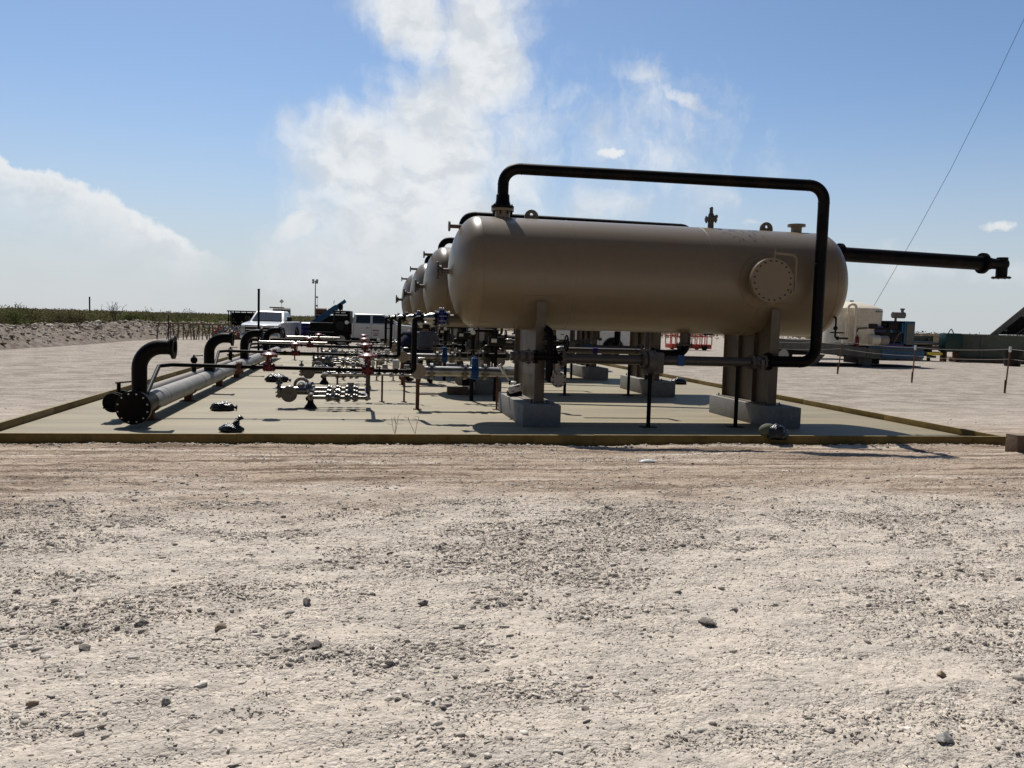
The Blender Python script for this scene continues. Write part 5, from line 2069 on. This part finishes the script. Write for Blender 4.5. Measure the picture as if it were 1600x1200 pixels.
b.box((26.95, 38.3, 1.05), (27.55, 39.8, 2.35), bev=.03)
b.box((26.85, 38.36, 1.15), (26.95, 39.7, 2.25))
ro = th.part('radiator', b, M['boom'])
b = MB()
b.box((27.06, 38.27, 1.15), (27.48, 38.299, 2.22))
th.part('radiator_core', b, M['steelgrey'], ro)
b = MB()
b.cyl((26.45, 38.6, 2.65), (27.1, 38.6, 2.65), .16, n=18)
b.cyl((26.98, 38.6, 2.7), (26.98, 38.6, 2.95), .07)
b.cyl((26.98, 38.6, 2.92), (26.98, 38.6, 3.0), .11)
b.cyl((26.62, 38.6, 2.2), (26.62, 38.6, 2.6), .06)
th.part('air_filter', b, M['steelgrey'])
b = MB()
b.cyl((24.9, 38.1, 1.35), (25.38, 38.1, 1.35), .25, n=24)
th.part('filter_canister', b, M['tanktan'])
b = MB()
b.cyl((25.42, 38.1, 1.35), (25.85, 38.1, 1.35), .24, n=24)
b.box((25.5, 37.845, 1.30), (25.7, 37.855, 1.42))
th.part('filter_canister', b, M['cream'], label='canister with a red patch')
b = MB()
b.tube([(24.1, 38.3, 1.5), (24.3, 38.2, 1.9), (24.8, 38.2, 1.95)], .04, .1, n=8)
b.tube([(26.3, 38.2, 1.2), (26.5, 38.1, 1.7), (26.8, 38.2, 1.8)], .03, .1, n=8)
th.part('hose', b, M['brownpipe2'])
th.e.location.x += .35
b = MB()
b.cyl((24.55, 38.1, .98), (24.55, 38.1, 1.42), .10, n=16)
b.sphere((24.55, 38.1, 1.42), .10)
b.cyl((24.55, 38.1, 1.5), (24.55, 38.1, 1.58), .03, n=8)
single(b, 'fire_extinguisher', M['red'], (24.55, 38.1, .98), 'red fire extinguisher strapped on the trailer edge below the cream tank', 'fire extinguisher')

# t-posts with rope
tpos = [((19.0, 30.7), 1.38, (.13, 0)), ((19.24, 26.4), 1.28, (.05, 0)), ((19.27, 22.1), 1.38, (.08, .0))]
tops = []
def tpost(x, y, h, ln, lab):
    th = Thing('fence_post', lab, 'fence post', (x, y, 0), group='rusty posts with white caps beyond the pad')
    b = MB()
    tp = Vector((x + ln[0], y + ln[1], h))
    b.cyl((x, y, -.05), tp, .022, n=6)
    b.box((x - .03, y + .005, 0), (x + .03, y + .012, h * .3))
    th.part('shaft', b, M['rust'])
    b = MB()
    b.cyl(tp - Vector((0, 0, .12)), tp + Vector((0, 0, .05)), .034, n=8)
    th.part('cap', b, M['whiteplastic'])
    return tp
for i, ((x, y), h, ln) in enumerate(tpos):
    tops.append(tpost(x, y, h, ln, ['rusty leaning fence post with white cap, in front of the trailer middle', 'rusty fence post with white cap, in front of the trailer end', 'rusty fence post with white cap, nearest, in front of the green skid'][i]))
tops.append(tpost(19.3, 17.6, 1.36, (.04, 0), 'rusty fence post with white cap at the near end of the rope line'))
b = MB()
for z in (.02, -.28):
    ex = [Vector((18.8, 36, 1.2))] + tops
    for p, q in zip(ex, ex[1:]):
        pts = []
        for k in range(9):
            t = k / 8
            c = p.lerp(q, t)
            c.z += z - .05 - .22 * t * (1 - t)
            pts.append(c)
        b.tube(pts, .004, n=5)
single(b, 'rope', M['cream'], (19.2, 26, 1.2), 'two thin pale ropes strung along the rusty posts', 'rope')

# slim dark stake seen under the tanks
b = MB()
b.cyl((13.1, 37.4, 0), (13.1, 37.4, 1.5), .02, n=6)
b.cyl((13.1, 37.4, 1.5), (13.1, 37.4, 1.62), .032, n=8)
single(b, 'marker_stake', M['rust'], (13.1, 37.4, 0), 'slim dark stake seen through the gap below the tanks', 'stake')

# orange scissor lift
th = Thing('scissor_lift', 'orange railed lift platform seen under the right half of the front tank', 'lift', (24.6, 60, 0))
b = MB()
b.box((23.0, 59.4, .12), (26.2, 60.8, .45), bev=.03)
th.part('base', b, M['orange'])
b = MB()
for x in np.arange(23.0, 26.3, .4):
    b.box((x - .03, 59.4, .45), (x + .03, 59.46, 1.55))
    b.box((x - .03, 60.7, .45), (x + .03, 60.76, 1.55))
for z in (1.0, 1.5):
    b.box((23, 59.39, z), (26.2, 59.46, z + .07))
    b.box((23, 60.7, z), (26.2, 60.77, z + .07))
th.part('guard_rails', b, M['orange'])
b = MB()
for x in (23.6, 25.6):
    for y in (59.35, 60.85):
        b.cyl((x, y - .1, .2), (x, y + .1, .2), .2)
th.part('wheels', b, M['tyre'])
# second orange frame
th = dup(th.e, (-3.9, 3.5, 0), 'orange railed lift platform farther back, mostly hidden by the second tank legs')

# far trailer with dual wheel
th = Thing('flatbed_trailer', 'low flatbed trailer with grey rimmed wheel seen left of the right saddle', 'trailer', (24.3, 47.5, 0))
b = MB()
b.box((22.6, 46.9, .95), (30, 49.3, 1.18))
b.cyl((22.6, 47.1, 1.2), (24.4, 47.1, 1.2), .12)
th.part('deck', b, M['steelgrey'])
for x in (22.3, 23.4):
    b = MB()
    b.lathe((x, 46.7, .55), (0, 1, 0), [(0, .33), (0, .5), (.03, .55), (.3, .55), (.33, .5), (.33, .33)], 28)
    wo_ = th.part('wheel', b, M['tyre'])
    b = MB()
    b.lathe((x, 46.76, .55), (0, 1, 0), [(0, 0), (0, .33), (.2, .33), (.2, 0)], 20)
    b.cyl((x, 46.66, .55), (x, 46.8, .55), .08)
    th.part('rim', b, M['rim'], wo_)

# green skid structure, teal box, stacked pipes
th = Thing('rig_substructure', 'long grey green steel skid wall with rib plates at the right', 'steel structure', (42, 48.5, 0))
b = MB()
b.box((37.9, 48, .28), (52, 51, 1.75))
th.part('wall', b, M['greensteel'], bevel=.01)
for x in (39.45, 43.4, 44.2, 46.9):
    b = MB()
    b.box((x - .07, 47.9, .29), (x + .07, 47.997, 1.74))
    th.part('rib', b, M['greensteel'])
b = MB()
b.box((37.8, 47.9, 1.753), (52.1, 51.1, 1.80))
th.part('top_plate', b, M['greensteel'])
b = MB()
b.box((37.6, 47.6, .02), (52, 51.2, .27))
th.part('skid_beam', b, M['wood'])
b = MB()
b.tube([(42.0, 47.85, 1.0), (42.0, 47.7, .8), (42.3, 47.7, .45), (42.9, 47.7, .38)], .05, .15, n=8)
b.box((43.6, 47.85, .9), (44.1, 47.99, 1.65))
th.part('cable_box', b, M['boltdark'])
def swing(e, ang, px=37.9, py=48.0):
    d = Matrix.Rotation(ang, 3, 'Z') @ (Vector(e.location) - Vector((px, py, 0)))
    e.location = Vector((px, py, 0)) + d
    e.rotation_euler.z = ang
swing(th.e, R(-36))
th = Thing('teal_box', 'dark teal steel cabinet at the left end of the grey green skid', 'cabinet', (37.2, 47.5, 0))
b = MB()
b.box((36.55, 47.1, .62), (37.8, 47.85, 1.82), bev=.12)
th.part('cabinet', b, M['teal'])
b = MB()
b.tube([(36.9, 47.4, 1.8), (37.1, 47.4, 2.12), (37.3, 47.4, 1.8)], .03, .05, n=6)
th.part('lifting_eye', b, M['teal'])
b = MB()
for x in (36.7, 37.6):
    b.box((x - .06, 47.2, 0), (x + .06, 47.7, .62))
th.part('leg', b, M['rust'])
for i, (y, z, m_, lab) in enumerate(((47.5, .50, 'silver2', 'lowest'), (47.6, .83, 'brownpipe2', 'middle'), (47.7, 1.12, 'silver2', 'topmost'))):
    b = MB()
    b.cyl((31.2, y, z), (36.4, y, z), .12, n=14)
    single(b, 'stacked_pipe', M[m_], (34, y, z), 'long steel pipe, the %s of a stack left of the teal cabinet' % lab, 'pipe', 'steel pipes stacked on a rack')
th = Thing('pipe_cradle', 'dark steel cradle holding the stack of long pipes', 'rack', (34, 48, 0))
b = MB()
for x in (31.6, 33.8, 36.0):
    b.box((x - .08, 47.85, 0), (x + .08, 48.0, 1.45))
    b.box((x - .08, 47.3, .2), (x + .08, 48.0, .36))
b.box((31.0, 48.1, 1.2), (36.4, 50, 1.6))
th.part('frame', b, M['greensteel'])
b = MB()
b.box((31.2, 48.01, .3), (36.3, 49.8, 1.19))
th.part('dark_load', b, M['boltdark'])
b = MB()
b.box((35.3, 47.0, .40), (36.3, 47.2, .55), bev=.03)
single(b, 'yellow_guard', M['yellow'], (35.8, 47.1, .4), 'small yellow guard lying before the teal cabinet', 'guard')

# dark bucket
b = MB()
b.lathe((37.5, 42.6, .0), (0, 0, 1), [(0, 0), (0, .42), (.86, .50), (.90, .50), (.90, .46), (.1, .40), (.1, 0)], 24)
single(b, 'waste_drum', M['boltdark'], (37.5, 42.6, 0), 'dark open topped drum in front of the grey green skid', 'drum')

# slanted ramp / derrick section
th = Thing('derrick_section', 'dark slanted steel derrick section leaning up out of the picture at the right', 'steel structure', (43, 51, 1.8))
b = MB()
A_, B_ = Vector((39.95, 49.4, 1.82)), Vector((48.35, 49.4, 10.4))
dd = (B_ - A_).normalized()
nn = Vector((dd.z, 0, -dd.x))
q = [A_, B_, B_ + nn * .34, A_ + nn * .34]
b.prism([(p.x, p.z) for p in q], 1, 49.3, 49.55)
for k in range(9):
    c = A_.lerp(B_, (k + .6) / 9) + nn * .42
    b.box((c.x - .09, 49.32, c.z - .06), (c.x + .09, 49.45, c.z + .10))
th.part('rail', b, M['steelgrey'])
b = MB()
q = [A_ + nn * .30 + dd * .4, B_ + nn * .30, Vector((50.3, 0, 8.0)), Vector((50.3, 0, 1.83)), Vector((40.6, 0, 1.83))]
b.prism([(p.x, p.z) for p in q], 1, 49.35, 50.9)
th.part('under_frame', b, M['blackmatte'])
swing(th.e, R(-36))
b = MB()
for k in range(4):
    b.tube([(41.4 + k * .3, 49.25, 1.85), (41.9 + k * .3, 49.25, 2.3 + .15 * k), (42.8 + k * .3, 49.25, 2.5 + .2 * k)], .035, .2, n=6)
th.part('hydraulic_hose', b, M['steelgrey'])

# guy wire
b = MB()
b.tube([(36.3, 58.0, 0.02), (37.5, 56.0, 4.06), (38.77, 54.0, 8.62), (39.81, 52.0, 13.06), (40.67, 50.0, 17.57), (41.28, 48.0, 21.89), (41.88, 46.5, 25.65)], .014, n=6)
single(b, 'guy_wire', M['boltdark'], (36, 58, 0), 'thin dark guy wire rising steeply across the sky at the right', 'cable')

# brown brush pile / dark things under tank between
# ------------------------------------------------------------------ dirt bank
def bank():
    n_, m_ = 260, 34
    ctrl = [(-30, 14), (-19.0, 30), (-16.6, 40), (-16.0, 50), (-15.2, 60), (-13.6, 69), (-12.2, 78), (-9.5, 92), (-4, 112)]
    cx = np.interp(np.linspace(0, 1, n_), np.linspace(0, 1, len(ctrl)), [c[0] for c in ctrl])
    cy = np.interp(np.linspace(0, 1, n_), np.linspace(0, 1, len(ctrl)), [c[1] for c in ctrl])
    k = np.ones(15) / 15
    cx = np.convolve(np.pad(cx, 7, 'edge'), k, 'valid')
    cy = np.convolve(np.pad(cy, 7, 'edge'), k, 'valid')
    tx, ty = np.gradient(cx), np.gradient(cy)
    L = np.hypot(tx, ty)
    nx_, ny_ = ty / L, -tx / L
    w = np.linspace(-2.6, 2.6, m_)
    X = cx[None, :] + w[:, None] * nx_[None, :]
    Y_ = cy[None, :] + w[:, None] * ny_[None, :]
    prof = np.clip(1 - (np.abs(w) / 2.6) ** 1.6, 0, 1)
    Z = prof[:, None] * (.74 + .40 * fbm(X * .25, Y_ * .25, 3)) + (fbm(X * 1.7, Y_ * 1.7, 5, .62) - .5) * .55 * prof[:, None] - .03
    return X, Y_, Z
bx_, by_, bz_ = bank()
M['bank'] = mat('bank_dirt', (.135, .10, .074), .95, 0, col2=(.235, .195, .155), vscale=2.6, bump=.8, bscale=8, c2amt=(.42, .62))
tagp(grid_mesh('dirt_bank', bx_, by_, bz_, M['bank']), kind='structure')

# ------------------------------------------------------------------ stones
def ico():
    bm = bmesh.new()
    bmesh.ops.create_icosphere(bm, subdivisions=1, radius=1)
    bm.verts.index_update()
    v = np.array([x.co[:] for x in bm.verts])
    f = np.array([[q.index for q in x.verts] for x in bm.faces])
    bm.free()
    return v, f
IV0, IF0 = ico()
OV = np.array([(1, 0, 0), (-1, 0, 0), (0, 1, 0), (0, -1, 0), (0, 0, 1), (0, 0, -1.)])
OF = np.array([(0, 2, 4), (2, 1, 4), (1, 3, 4), (3, 0, 4), (2, 0, 5), (1, 2, 5), (3, 1, 5), (0, 3, 5)])
def stones(name, px, py, pz, size, m, flat=(.35, .7), seed=1, simple=False):
    rs = np.random.RandomState(seed)
    IV, IF = (OV, OF) if simple else (IV0, IF0)
    n = len(px)
    base = IV[None] * (1 + rs.uniform(-.42, .42, (n, len(IV), 1)))
    sc_ = np.stack([rs.uniform(.8, 1.6, n), rs.uniform(.5, 1.0, n), rs.uniform(flat[0] * .7, flat[1], n)], 1)
    v = base * sc_[:, None, :]
    # tilt, then spin
    a = rs.uniform(-.5, .5, n)
    ca, sa = np.cos(a)[:, None], np.sin(a)[:, None]
    y_, z_ = v[..., 1] * ca - v[..., 2] * sa, v[..., 1] * sa + v[..., 2] * ca
    v = np.stack([v[..., 0], y_, z_], -1)
    a = rs.uniform(0, 6.283, n)
    ca, sa = np.cos(a)[:, None], np.sin(a)[:, None]
    x_, y_ = v[..., 0] * ca - v[..., 1] * sa, v[..., 0] * sa + v[..., 1] * ca
    v = np.stack([x_, y_, v[..., 2]], -1) * size[:, None, None]
    v[..., 0] += px[:, None]
    v[..., 1] += py[:, None]
    v[..., 2] += (pz + size * flat[0] * (.10 if flat[0] < .36 else .25))[:, None]
    f = IF[None] + (np.arange(n) * len(IV))[:, None, None]
    co = v.reshape(-1, 3).astype(np.float32)
    fi = f.reshape(-1, 3).astype(np.int32)
    me = bpy.data.meshes.new(name)
    me.vertices.add(len(co))
    me.vertices.foreach_set('co', co.ravel())
    me.loops.add(fi.size)
    me.loops.foreach_set('vertex_index', fi.ravel())
    me.polygons.add(len(fi))
    me.polygons.foreach_set('loop_start', np.arange(0, fi.size, 3, dtype=np.int32))
    me.polygons.foreach_set('loop_total', np.full(len(fi), 3, dtype=np.int32))
    at = me.attributes.new('tone', 'FLOAT', 'FACE')
    at.data.foreach_set('value', np.repeat(rs.rand(n), len(IF)).astype(np.float32))
    me.update()
    me.materials.append(m)
    o = bpy.data.objects.new(name, me)
    COL.objects.link(o)
    return o
def stone_mat(name, stops):
    m = bpy.data.materials.new(name)
    m.use_nodes = True
    t = NT(m.node_tree)
    out = t.n('ShaderNodeOutputMaterial')
    b = t.n('ShaderNodeBsdfPrincipled')
    t.put(out.inputs[0], b.outputs[0])
    b.inputs['Roughness'].default_value = .9
    b.inputs['Specular IOR Level'].default_value = .2
    a = t.n('ShaderNodeAttribute', attribute_name='tone')
    r = t.n('ShaderNodeValToRGB')
    cr = r.color_ramp
    while len(cr.elements) < len(stops):
        cr.elements.new(.5)
    for e_, (p, c) in zip(cr.elements, stops):
        e_.position = p
        e_.color = c4(c)
    t.put(r.inputs[0], a.outputs['Fac'])
    g = t.n('ShaderNodeNewGeometry')
    mul = t.n('ShaderNodeMix', data_type='RGBA', blend_type='MULTIPLY')
    mul.inputs[0].default_value = 1
    t.put(mul.inputs[6], r.outputs[0])
    t.put(mul.inputs[7], t.mapr(t.noise(g.outputs['Position'], 70, 3, .7), .3, .7, .78, 1.12))
    t.put(b.inputs['Base Color'], mul.outputs[2])
    return m
M['stone'] = stone_mat('caliche_stone', [(0, (.24, .21, .185)), (.2, (.43, .38, .325)), (.6, (.58, .515, .44)), (1, (.72, .66, .58))])
def scatter(n, y0, y1, mn, mx, pw, thr, seed, base=.06):
    rs = np.random.RandomState(seed)
    # uniform over the wedge of ground in front of the pad, a little wider than the picture
    Yv = np.sqrt(rs.uniform(y0 ** 2, y1 ** 2, n))
    half = rs.uniform(-1, 1, n)
    a = R(10.4) + half * R(36)
    Xv = Yv * np.tan(a)
    d = fbm(Xv * .8 + 9, Yv * 1.6 + 3, 4) * .45 + .55 * fbm(Xv * 2.3, Yv * 4.6 + 7, 4)
    keep = rs.rand(n) < sst(d, thr - .05, thr + .12) * .8 + base
    keep &= ~((Xv > -5.1) & (Xv < 10.3) & (Yv > 11.45) & (Yv < 37.2))
    Xv, Yv, d = Xv[keep], Yv[keep], d[keep]
    s = mn + (mx - mn) * rs.rand(len(Xv)) ** pw
    return Xv, Yv, gheight(Xv, Yv), s
sets = [scatter(30000, 2.8, 8.0, .008, .024, 2.8, .47, 4), scatter(2000, 2.8, 9.0, .016, .034, 3.0, .50, 14), scatter(14000, 7.0, 11.5, .008, .020, 3, .55, 5)]
xs = [np.concatenate([s[i] for s in sets]) for i in range(4)]
g_ = stones('gravel', *xs, M['stone'], flat=(.3, .6), seed=2)
tagp(g_, kind='stuff', label='loose pale angular gravel in patches over the near ground', cat='gravel')
sets = [scatter(330000, 2.8, 8.0, .003, .009, 1.9, .47, 3, .13), scatter(120000, 7.0, 11.5, .004, .011, 2.2, .54, 15, .14), scatter(26000, 11.5, 45, .008, .028, 3.5, .50, 6)]
xs = [np.concatenate([s[i] for s in sets]) for i in range(4)]
M['grit'] = stone_mat('caliche_grit', [(0, (.36, .31, .265)), (.3, (.52, .46, .385)), (.7, (.63, .56, .475)), (1, (.74, .67, .59))])
g_ = stones('grit', *xs, M['grit'], flat=(.3, .8), seed=2, simple=True)
tagp(g_, kind='stuff', label='fine pale grit scattered over the whole ground', cat='gravel')
# soil clods heaped against the kerb
rs = np.random.RandomState(9)
n = 3000
X_ = rs.uniform(-6, 10, n)
Y_ = 11.50 - np.abs(rs.normal(0, .07, n))
g_ = stones('kerb_gravel', X_, Y_, gheight(X_, Y_), .006 + .022 * rs.rand(n) ** 3, M['stone'], seed=8)
tagp(g_, kind='stuff', label='crumbled dirt heaped along the foot of the kerb', cat='gravel')
# rubble on the bank
n = 16000
ii = rs.randint(3, bx_.shape[0] - 3, n)
jj = rs.randint(0, bx_.shape[1], n)
g_ = stones('rubble', bx_[ii, jj] + rs.uniform(-.15, .15, n), by_[ii, jj] + rs.uniform(-.3, .3, n), bz_[ii, jj] - .01, (.022 + .11 * rs.rand(n) ** 5) * (1 + .5 * (np.abs(ii - 17) < 6)), stone_mat('bank_stone', [(0, (.22, .17, .13)), (.4, (.36, .30, .24)), (.8, (.48, .42, .35)), (1, (.60, .55, .47))]), flat=(.4, .8), seed=5)
tagp(g_, kind='stuff', label='pale rubble covering the dirt bank', cat='rubble')
# prominent single stones
ROCKS = [(-.75, 4.77, .055, 'tan block like stone standing left of centre'), (-.21, 4.43, .058, 'dark grey rounded stone right of the tan block stone'),
         (-1.39, 4.53, .05, 'flat stone casting a dark under edge at the left'), (-1.40, 3.87, .032, 'small brown stone low at the left'),
         (-.84, 3.85, .048, 'grey wedge stone at the head of a gravel patch'), (.40, 4.99, .045, 'dark grey stone near the centre of the dirt'),
         (2.05, 4.53, .06, 'dark flat stone lying alone right of centre'), (2.95, 3.67, .042, 'upright brownish stone at the lower right'),
         (-.30, 5.08, .05, 'tilted brown stone above the dark grey stone'), (-1.18, 4.82, .045, 'dark triangular stone beside a thin slab'),
         (1.04, 3.57, .03, 'small dark stone low at the centre'), (2.47, 3.03, .06, 'pale grey stone in the gravel at the lower right corner')]
for i, (x, y, s, lab) in enumerate(ROCKS):
    dark = 'dark' in lab
    b = MB()
    rn = random.Random(i + 40)
    bm = bmesh.new()
    bmesh.ops.create_icosphere(bm, subdivisions=3, radius=1)
    vs = []
    for v in bm.verts:
        p = v.co
        cuts = 1.0
        for q in range(7):
            nd = Vector((math.sin(q * 2.1 + i), math.cos(q * 1.7 + i * 2), math.sin(q * 3.3 + i * .7))).normalized()
            dt = p.dot(nd)
            if dt > .55:
                cuts = min(cuts, .55 / dt)
        vs.append(p * cuts * (1 + .16 * noise.noise(p * 2.5 + Vector((i, 0, 0)))))
    s *= .78
    vs = [Vector((v.x * s * 1.25, v.y * s * .8, v.z * s * .62)) for v in vs]
    bm.verts.index_update()
    fs = [[q.index for q in f.verts] for f in bm.faces]
    bm.free()
    rot = Matrix.Rotation(rn.uniform(0, 3), 3, 'Z')
    z0 = float(gheight(np.array([x]), np.array([y]))[0]) + s * .25
    b.add([rot @ v + Vector((x, y, z0)) for v in vs], fs, False)
    if i == 0:
        M['rocka'] = mat('tan_rock', (.33, .25, .17), .9, 0, .3, 14, bump=.3, bscale=60)
        M['rockb'] = mat('grey_rock', (.20, .175, .15), .9, 0, .3, 14, bump=.3, bscale=60)
        M['rockc'] = mat('pale_rock', (.36, .34, .31), .9, 0, .3, 14, bump=.3, bscale=60)
    m_ = M['rockb'] if dark else (M['rocka'] if ('tan' in lab or 'brown' in lab) else M['rockc'])
    single(b, 'rock', m_, (x, y, z0), lab, 'stone', 'larger loose stones in the foreground')

# ------------------------------------------------------------------ vegetation
def leaf_mat(name, stops):
    m = stone_mat(name, stops)
    t = m.node_tree
    b = [n_ for n_ in t.nodes if n_.type == 'BSDF_PRINCIPLED'][0]
    o = [n_ for n_ in t.nodes if n_.type == 'OUTPUT_MATERIAL'][0]
    tr = t.nodes.new('ShaderNodeBsdfTranslucent')
    mx = t.nodes.new('ShaderNodeMixShader')
    mx.inputs[0].default_value = .45
    t.links.new(b.inputs['Base Color'].links[0].from_socket, tr.inputs['Color'])
    t.links.new(b.outputs[0], mx.inputs[1])
    t.links.new(tr.outputs[0], mx.inputs[2])
    t.links.new(mx.outputs[0], o.inputs[0])
    return m
M['leaf'] = leaf_mat('scrub_leaf', [(0, (.05, .040, .022)), (.3, (.085, .070, .038)), (.55, (.095, .092, .04)), (.8, (.105, .12, .038)), (1, (.14, .15, .06))])
M['dryleaf'] = leaf_mat('dry_scrub', [(0, (.09, .06, .04)), (.5, (.15, .105, .07)), (1, (.20, .165, .11))])
def leaves(name, P, S, m, seed, par=None, off=None, tone=None):
    rs = np.random.RandomState(seed)
    n = len(P)
    d1 = rs.normal(0, 1, (n, 3))
    d1 /= np.linalg.norm(d1, axis=1)[:, None]
    d2 = rs.normal(0, 1, (n, 3))
    d2 -= d1 * (d1 * d2).sum(1)[:, None]
    d2 /= np.linalg.norm(d2, axis=1)[:, None]
    S = S[:, None]
    v = np.stack([P + d1 * S, P + d2 * S * .45, P - d1 * S, P - d2 * S * .45], 1)
    if off is not None:
        v = v - np.array(off)
    co = v.reshape(-1, 3).astype(np.float32)
    fi = np.arange(n * 4, dtype=np.int32)
    me = bpy.data.meshes.new(name)
    me.vertices.add(n * 4)
    me.vertices.foreach_set('co', co.ravel())
    me.loops.add(n * 4)
    me.loops.foreach_set('vertex_index', fi)
    me.polygons.add(n)
    me.polygons.foreach_set('loop_start', fi[::4].copy())
    me.polygons.foreach_set('loop_total', np.full(n, 4, dtype=np.int32))
    at = me.attributes.new('tone', 'FLOAT', 'FACE')
    tn = rs.rand(n) if tone is None else tone
    at.data.foreach_set('value', tn.astype(np.float32))
    me.update()
    me.materials.append(m)
    o = bpy.data.objects.new(name, me)
    COL.objects.link(o)
    if par is not None:
        o.parent = par
    return o
def bush(x, y, w_, h, seed, lab, dry=False, n=2600):
    rs = np.random.RandomState(seed)
    th = Thing('bush', lab, 'bush', (x, y, 0), group='scrub bushes behind the dirt bank')
    cl = rs.randint(9, 15)
    C_ = np.stack([rs.uniform(-.8, .8, cl) * w_, rs.uniform(-.6, .6, cl) * w_, rs.uniform(.25, .85, cl) * h], 1)
    Rr_ = rs.uniform(.22, .5, cl) * min(w_, h)
    k = rs.randint(0, cl, n)
    d = rs.normal(0, 1, (n, 3))
    d /= np.linalg.norm(d, axis=1)[:, None]
    P = C_[k] + d * (Rr_[k] * rs.rand(n) ** .4)[:, None]
    P[:, 2] = np.abs(P[:, 2]) + .05
    P += np.array([x, y, 0])
    tone = np.clip((seed * .37) % 1 * .55 + rs.rand(cl)[k] * .3 + rs.rand(n) * .25, 0, 1)
    leaves('foliage', P, rs.uniform(.03, .075, n) * 1.2, M['dryleaf'] if dry else M['leaf'], seed, th.e, (x, y, 0), tone)
    b = MB()
    for c in C_:
        q = Vector((x, y, 0)) + Vector(c)
        md = Vector((x + c[0] * .35, y + c[1] * .35, c[2] * .5))
        b.tube([(x + c[0] * .1, y + c[1] * .1, -.02), md, q], .022, n=5)
        b.tube([q, q + Vector((rs.uniform(-.2, .2), rs.uniform(-.2, .2), rs.uniform(.1, .35)))], .008, n=4)
    th.part('stems', b, M['branch'])
bl = [(-21.0, 46, 1.5, 1.5), (-19.2, 48, 1.2, 1.35), (-20.5, 55, 1.6, 1.5), (-18.6, 58, 1.5, 1.6), (-19.8, 64, 1.7, 1.5), (-17.0, 66, 1.4, 1.5), (-17.8, 73, 1.6, 1.6),
      (-15.2, 76, 1.5, 1.5), (-14.3, 84, 1.6, 1.5), (-17.5, 86, 1.8, 1.7), (-12.3, 90, 1.5, 1.4), (-24.5, 52, 1.8, 1.6), (-23.5, 62, 1.9, 1.7), (-12.2, 98, 1.6, 1.5)]
desc = ['wide green bush at the left edge of the picture', 'dark low green bush beside the left edge bush', 'bright green bush behind the rubble bank', 'olive green round bush above the bank rubble', 'dark olive bush set back from the bank', 'yellow green bush close behind the bank', 'tall green bush with bare twigs above it', 'low green bush near the pipe rack', 'olive bush left of the black pipe rack', 'dusty green bush set back left of the rack', 'small grey green bush behind the pipe rack', 'large dark bush behind the left edge bushes', 'broad dull green bush far behind the bank', 'grey green bush right of the pipe rack']
for i, (x, y, w_, h) in enumerate(bl):
    bush(x, y, w_, h, 100 + i, desc[i], dry=False, n=2600 if y < 70 else 1700)
# far brush that reads as one mass
rs = np.random.RandomState(77)
def belt(name, n, amin, amax, dmin, dmax, m, hmax, lab, seed, per=26, leafs=.13, wd=1.1):
    rs = np.random.RandomState(seed)
    a = rs.uniform(R(amin), R(amax), n)
    d = dmin + (dmax - dmin) * rs.rand(n) ** 1.3
    X, Y_ = d * np.sin(a), d * np.cos(a)
    keep = (X < -11 - (Y_ - 60) * -.12) | (Y_ > 95)
    keep = keep & ~((X > -8) & (Y_ < 105) & (X < 18))
    keep |= (X > 45) & (Y_ > 75)
    X, Y_, d = X[keep], Y_[keep], d[keep]
    n = len(X)
    h = rs.uniform(.35, 1, n) ** 1.3 * hmax * 1.2
    cl = np.repeat(np.arange(n), per)
    q = rs.normal(0, 1, (len(cl), 3))
    q /= np.linalg.norm(q, axis=1)[:, None]
    q *= (rs.rand(len(cl)) ** .4)[:, None]
    P = np.stack([X[cl] + q[:, 0] * wd * (.7 + .6 * h[cl] / hmax), Y_[cl] + q[:, 1] * wd, np.abs(h[cl] * .55 + q[:, 2] * h[cl] * .5)], 1)
    S = rs.uniform(.6, 1.3, len(cl)) * leafs * (d[cl] / 90) ** .7
    tone = np.clip(fbm(X * .09, Y_ * .05, 2)[cl] * .9 - .35 + rs.rand(n)[cl] * .6 + rs.rand(len(cl)) * .3, 0, 1)
    o = leaves(name, P, S, m, seed, tone=tone)
    tagp(o, kind='stuff', label=lab, cat='brush')
belt('brush', 3400, -32, 8, 62, 210, M['leaf'], 1.45, 'low green and brown scrub covering the plain on the left', 1)
belt('brush', 2200, -32, 50, 110, 420, M['dryleaf'], 1.5, 'dry brown scrub running to the horizon', 2, per=22)
belt('brush', 2600, -30, 50, 300, 900, M['leaf'], 1.9, 'distant grey green scrub line along the horizon', 3, per=16, wd=2.2)
belt('brush', 1500, 30, 50, 110, 240, M['dryleaf'], 1.75, 'brown scrub rising behind the yard on the right', 4, per=30)
# bare shrubs and a distant pole that break the horizon
for i, (x, y, h, lab) in enumerate(((-20.5, 76, 2.2, 'leafless twiggy shrub standing above the brush at the left'), (-24.5, 66, 1.9, 'leaning bare shrub above the brush near the left edge'))):
    b = MB()
    rn = random.Random(i + 3)
    for s_ in range(9):
        p = Vector((x + rn.uniform(-.1, .1), y, .0))
        d = Vector((rn.uniform(-.35, .35), rn.uniform(-.2, .2), 1)).normalized()
        pts = [p]
        for k in range(6):
            d = (d + Vector((rn.uniform(-.2, .2), rn.uniform(-.2, .2), 0))).normalized()
            p = p + d * h / 6
            pts.append(p)
            if k > 2:
                b.tube([p, p + Vector((rn.uniform(-.35, .35), 0, rn.uniform(.1, .4)))], .012, n=4)
        b.tube(pts, .025, n=5)
    single(b, 'bare_shrub', M['branch'], (x, y, 0), lab, 'shrub')
th = Thing('utility_pole', 'thin lone pole on the horizon at the far left', 'pole', (-58, 195, 0))
b = MB()
b.cyl((-58, 195, 0), (-58, 195, 4.6), .16, n=8)
th.part('pole', b, M['boltdark'])
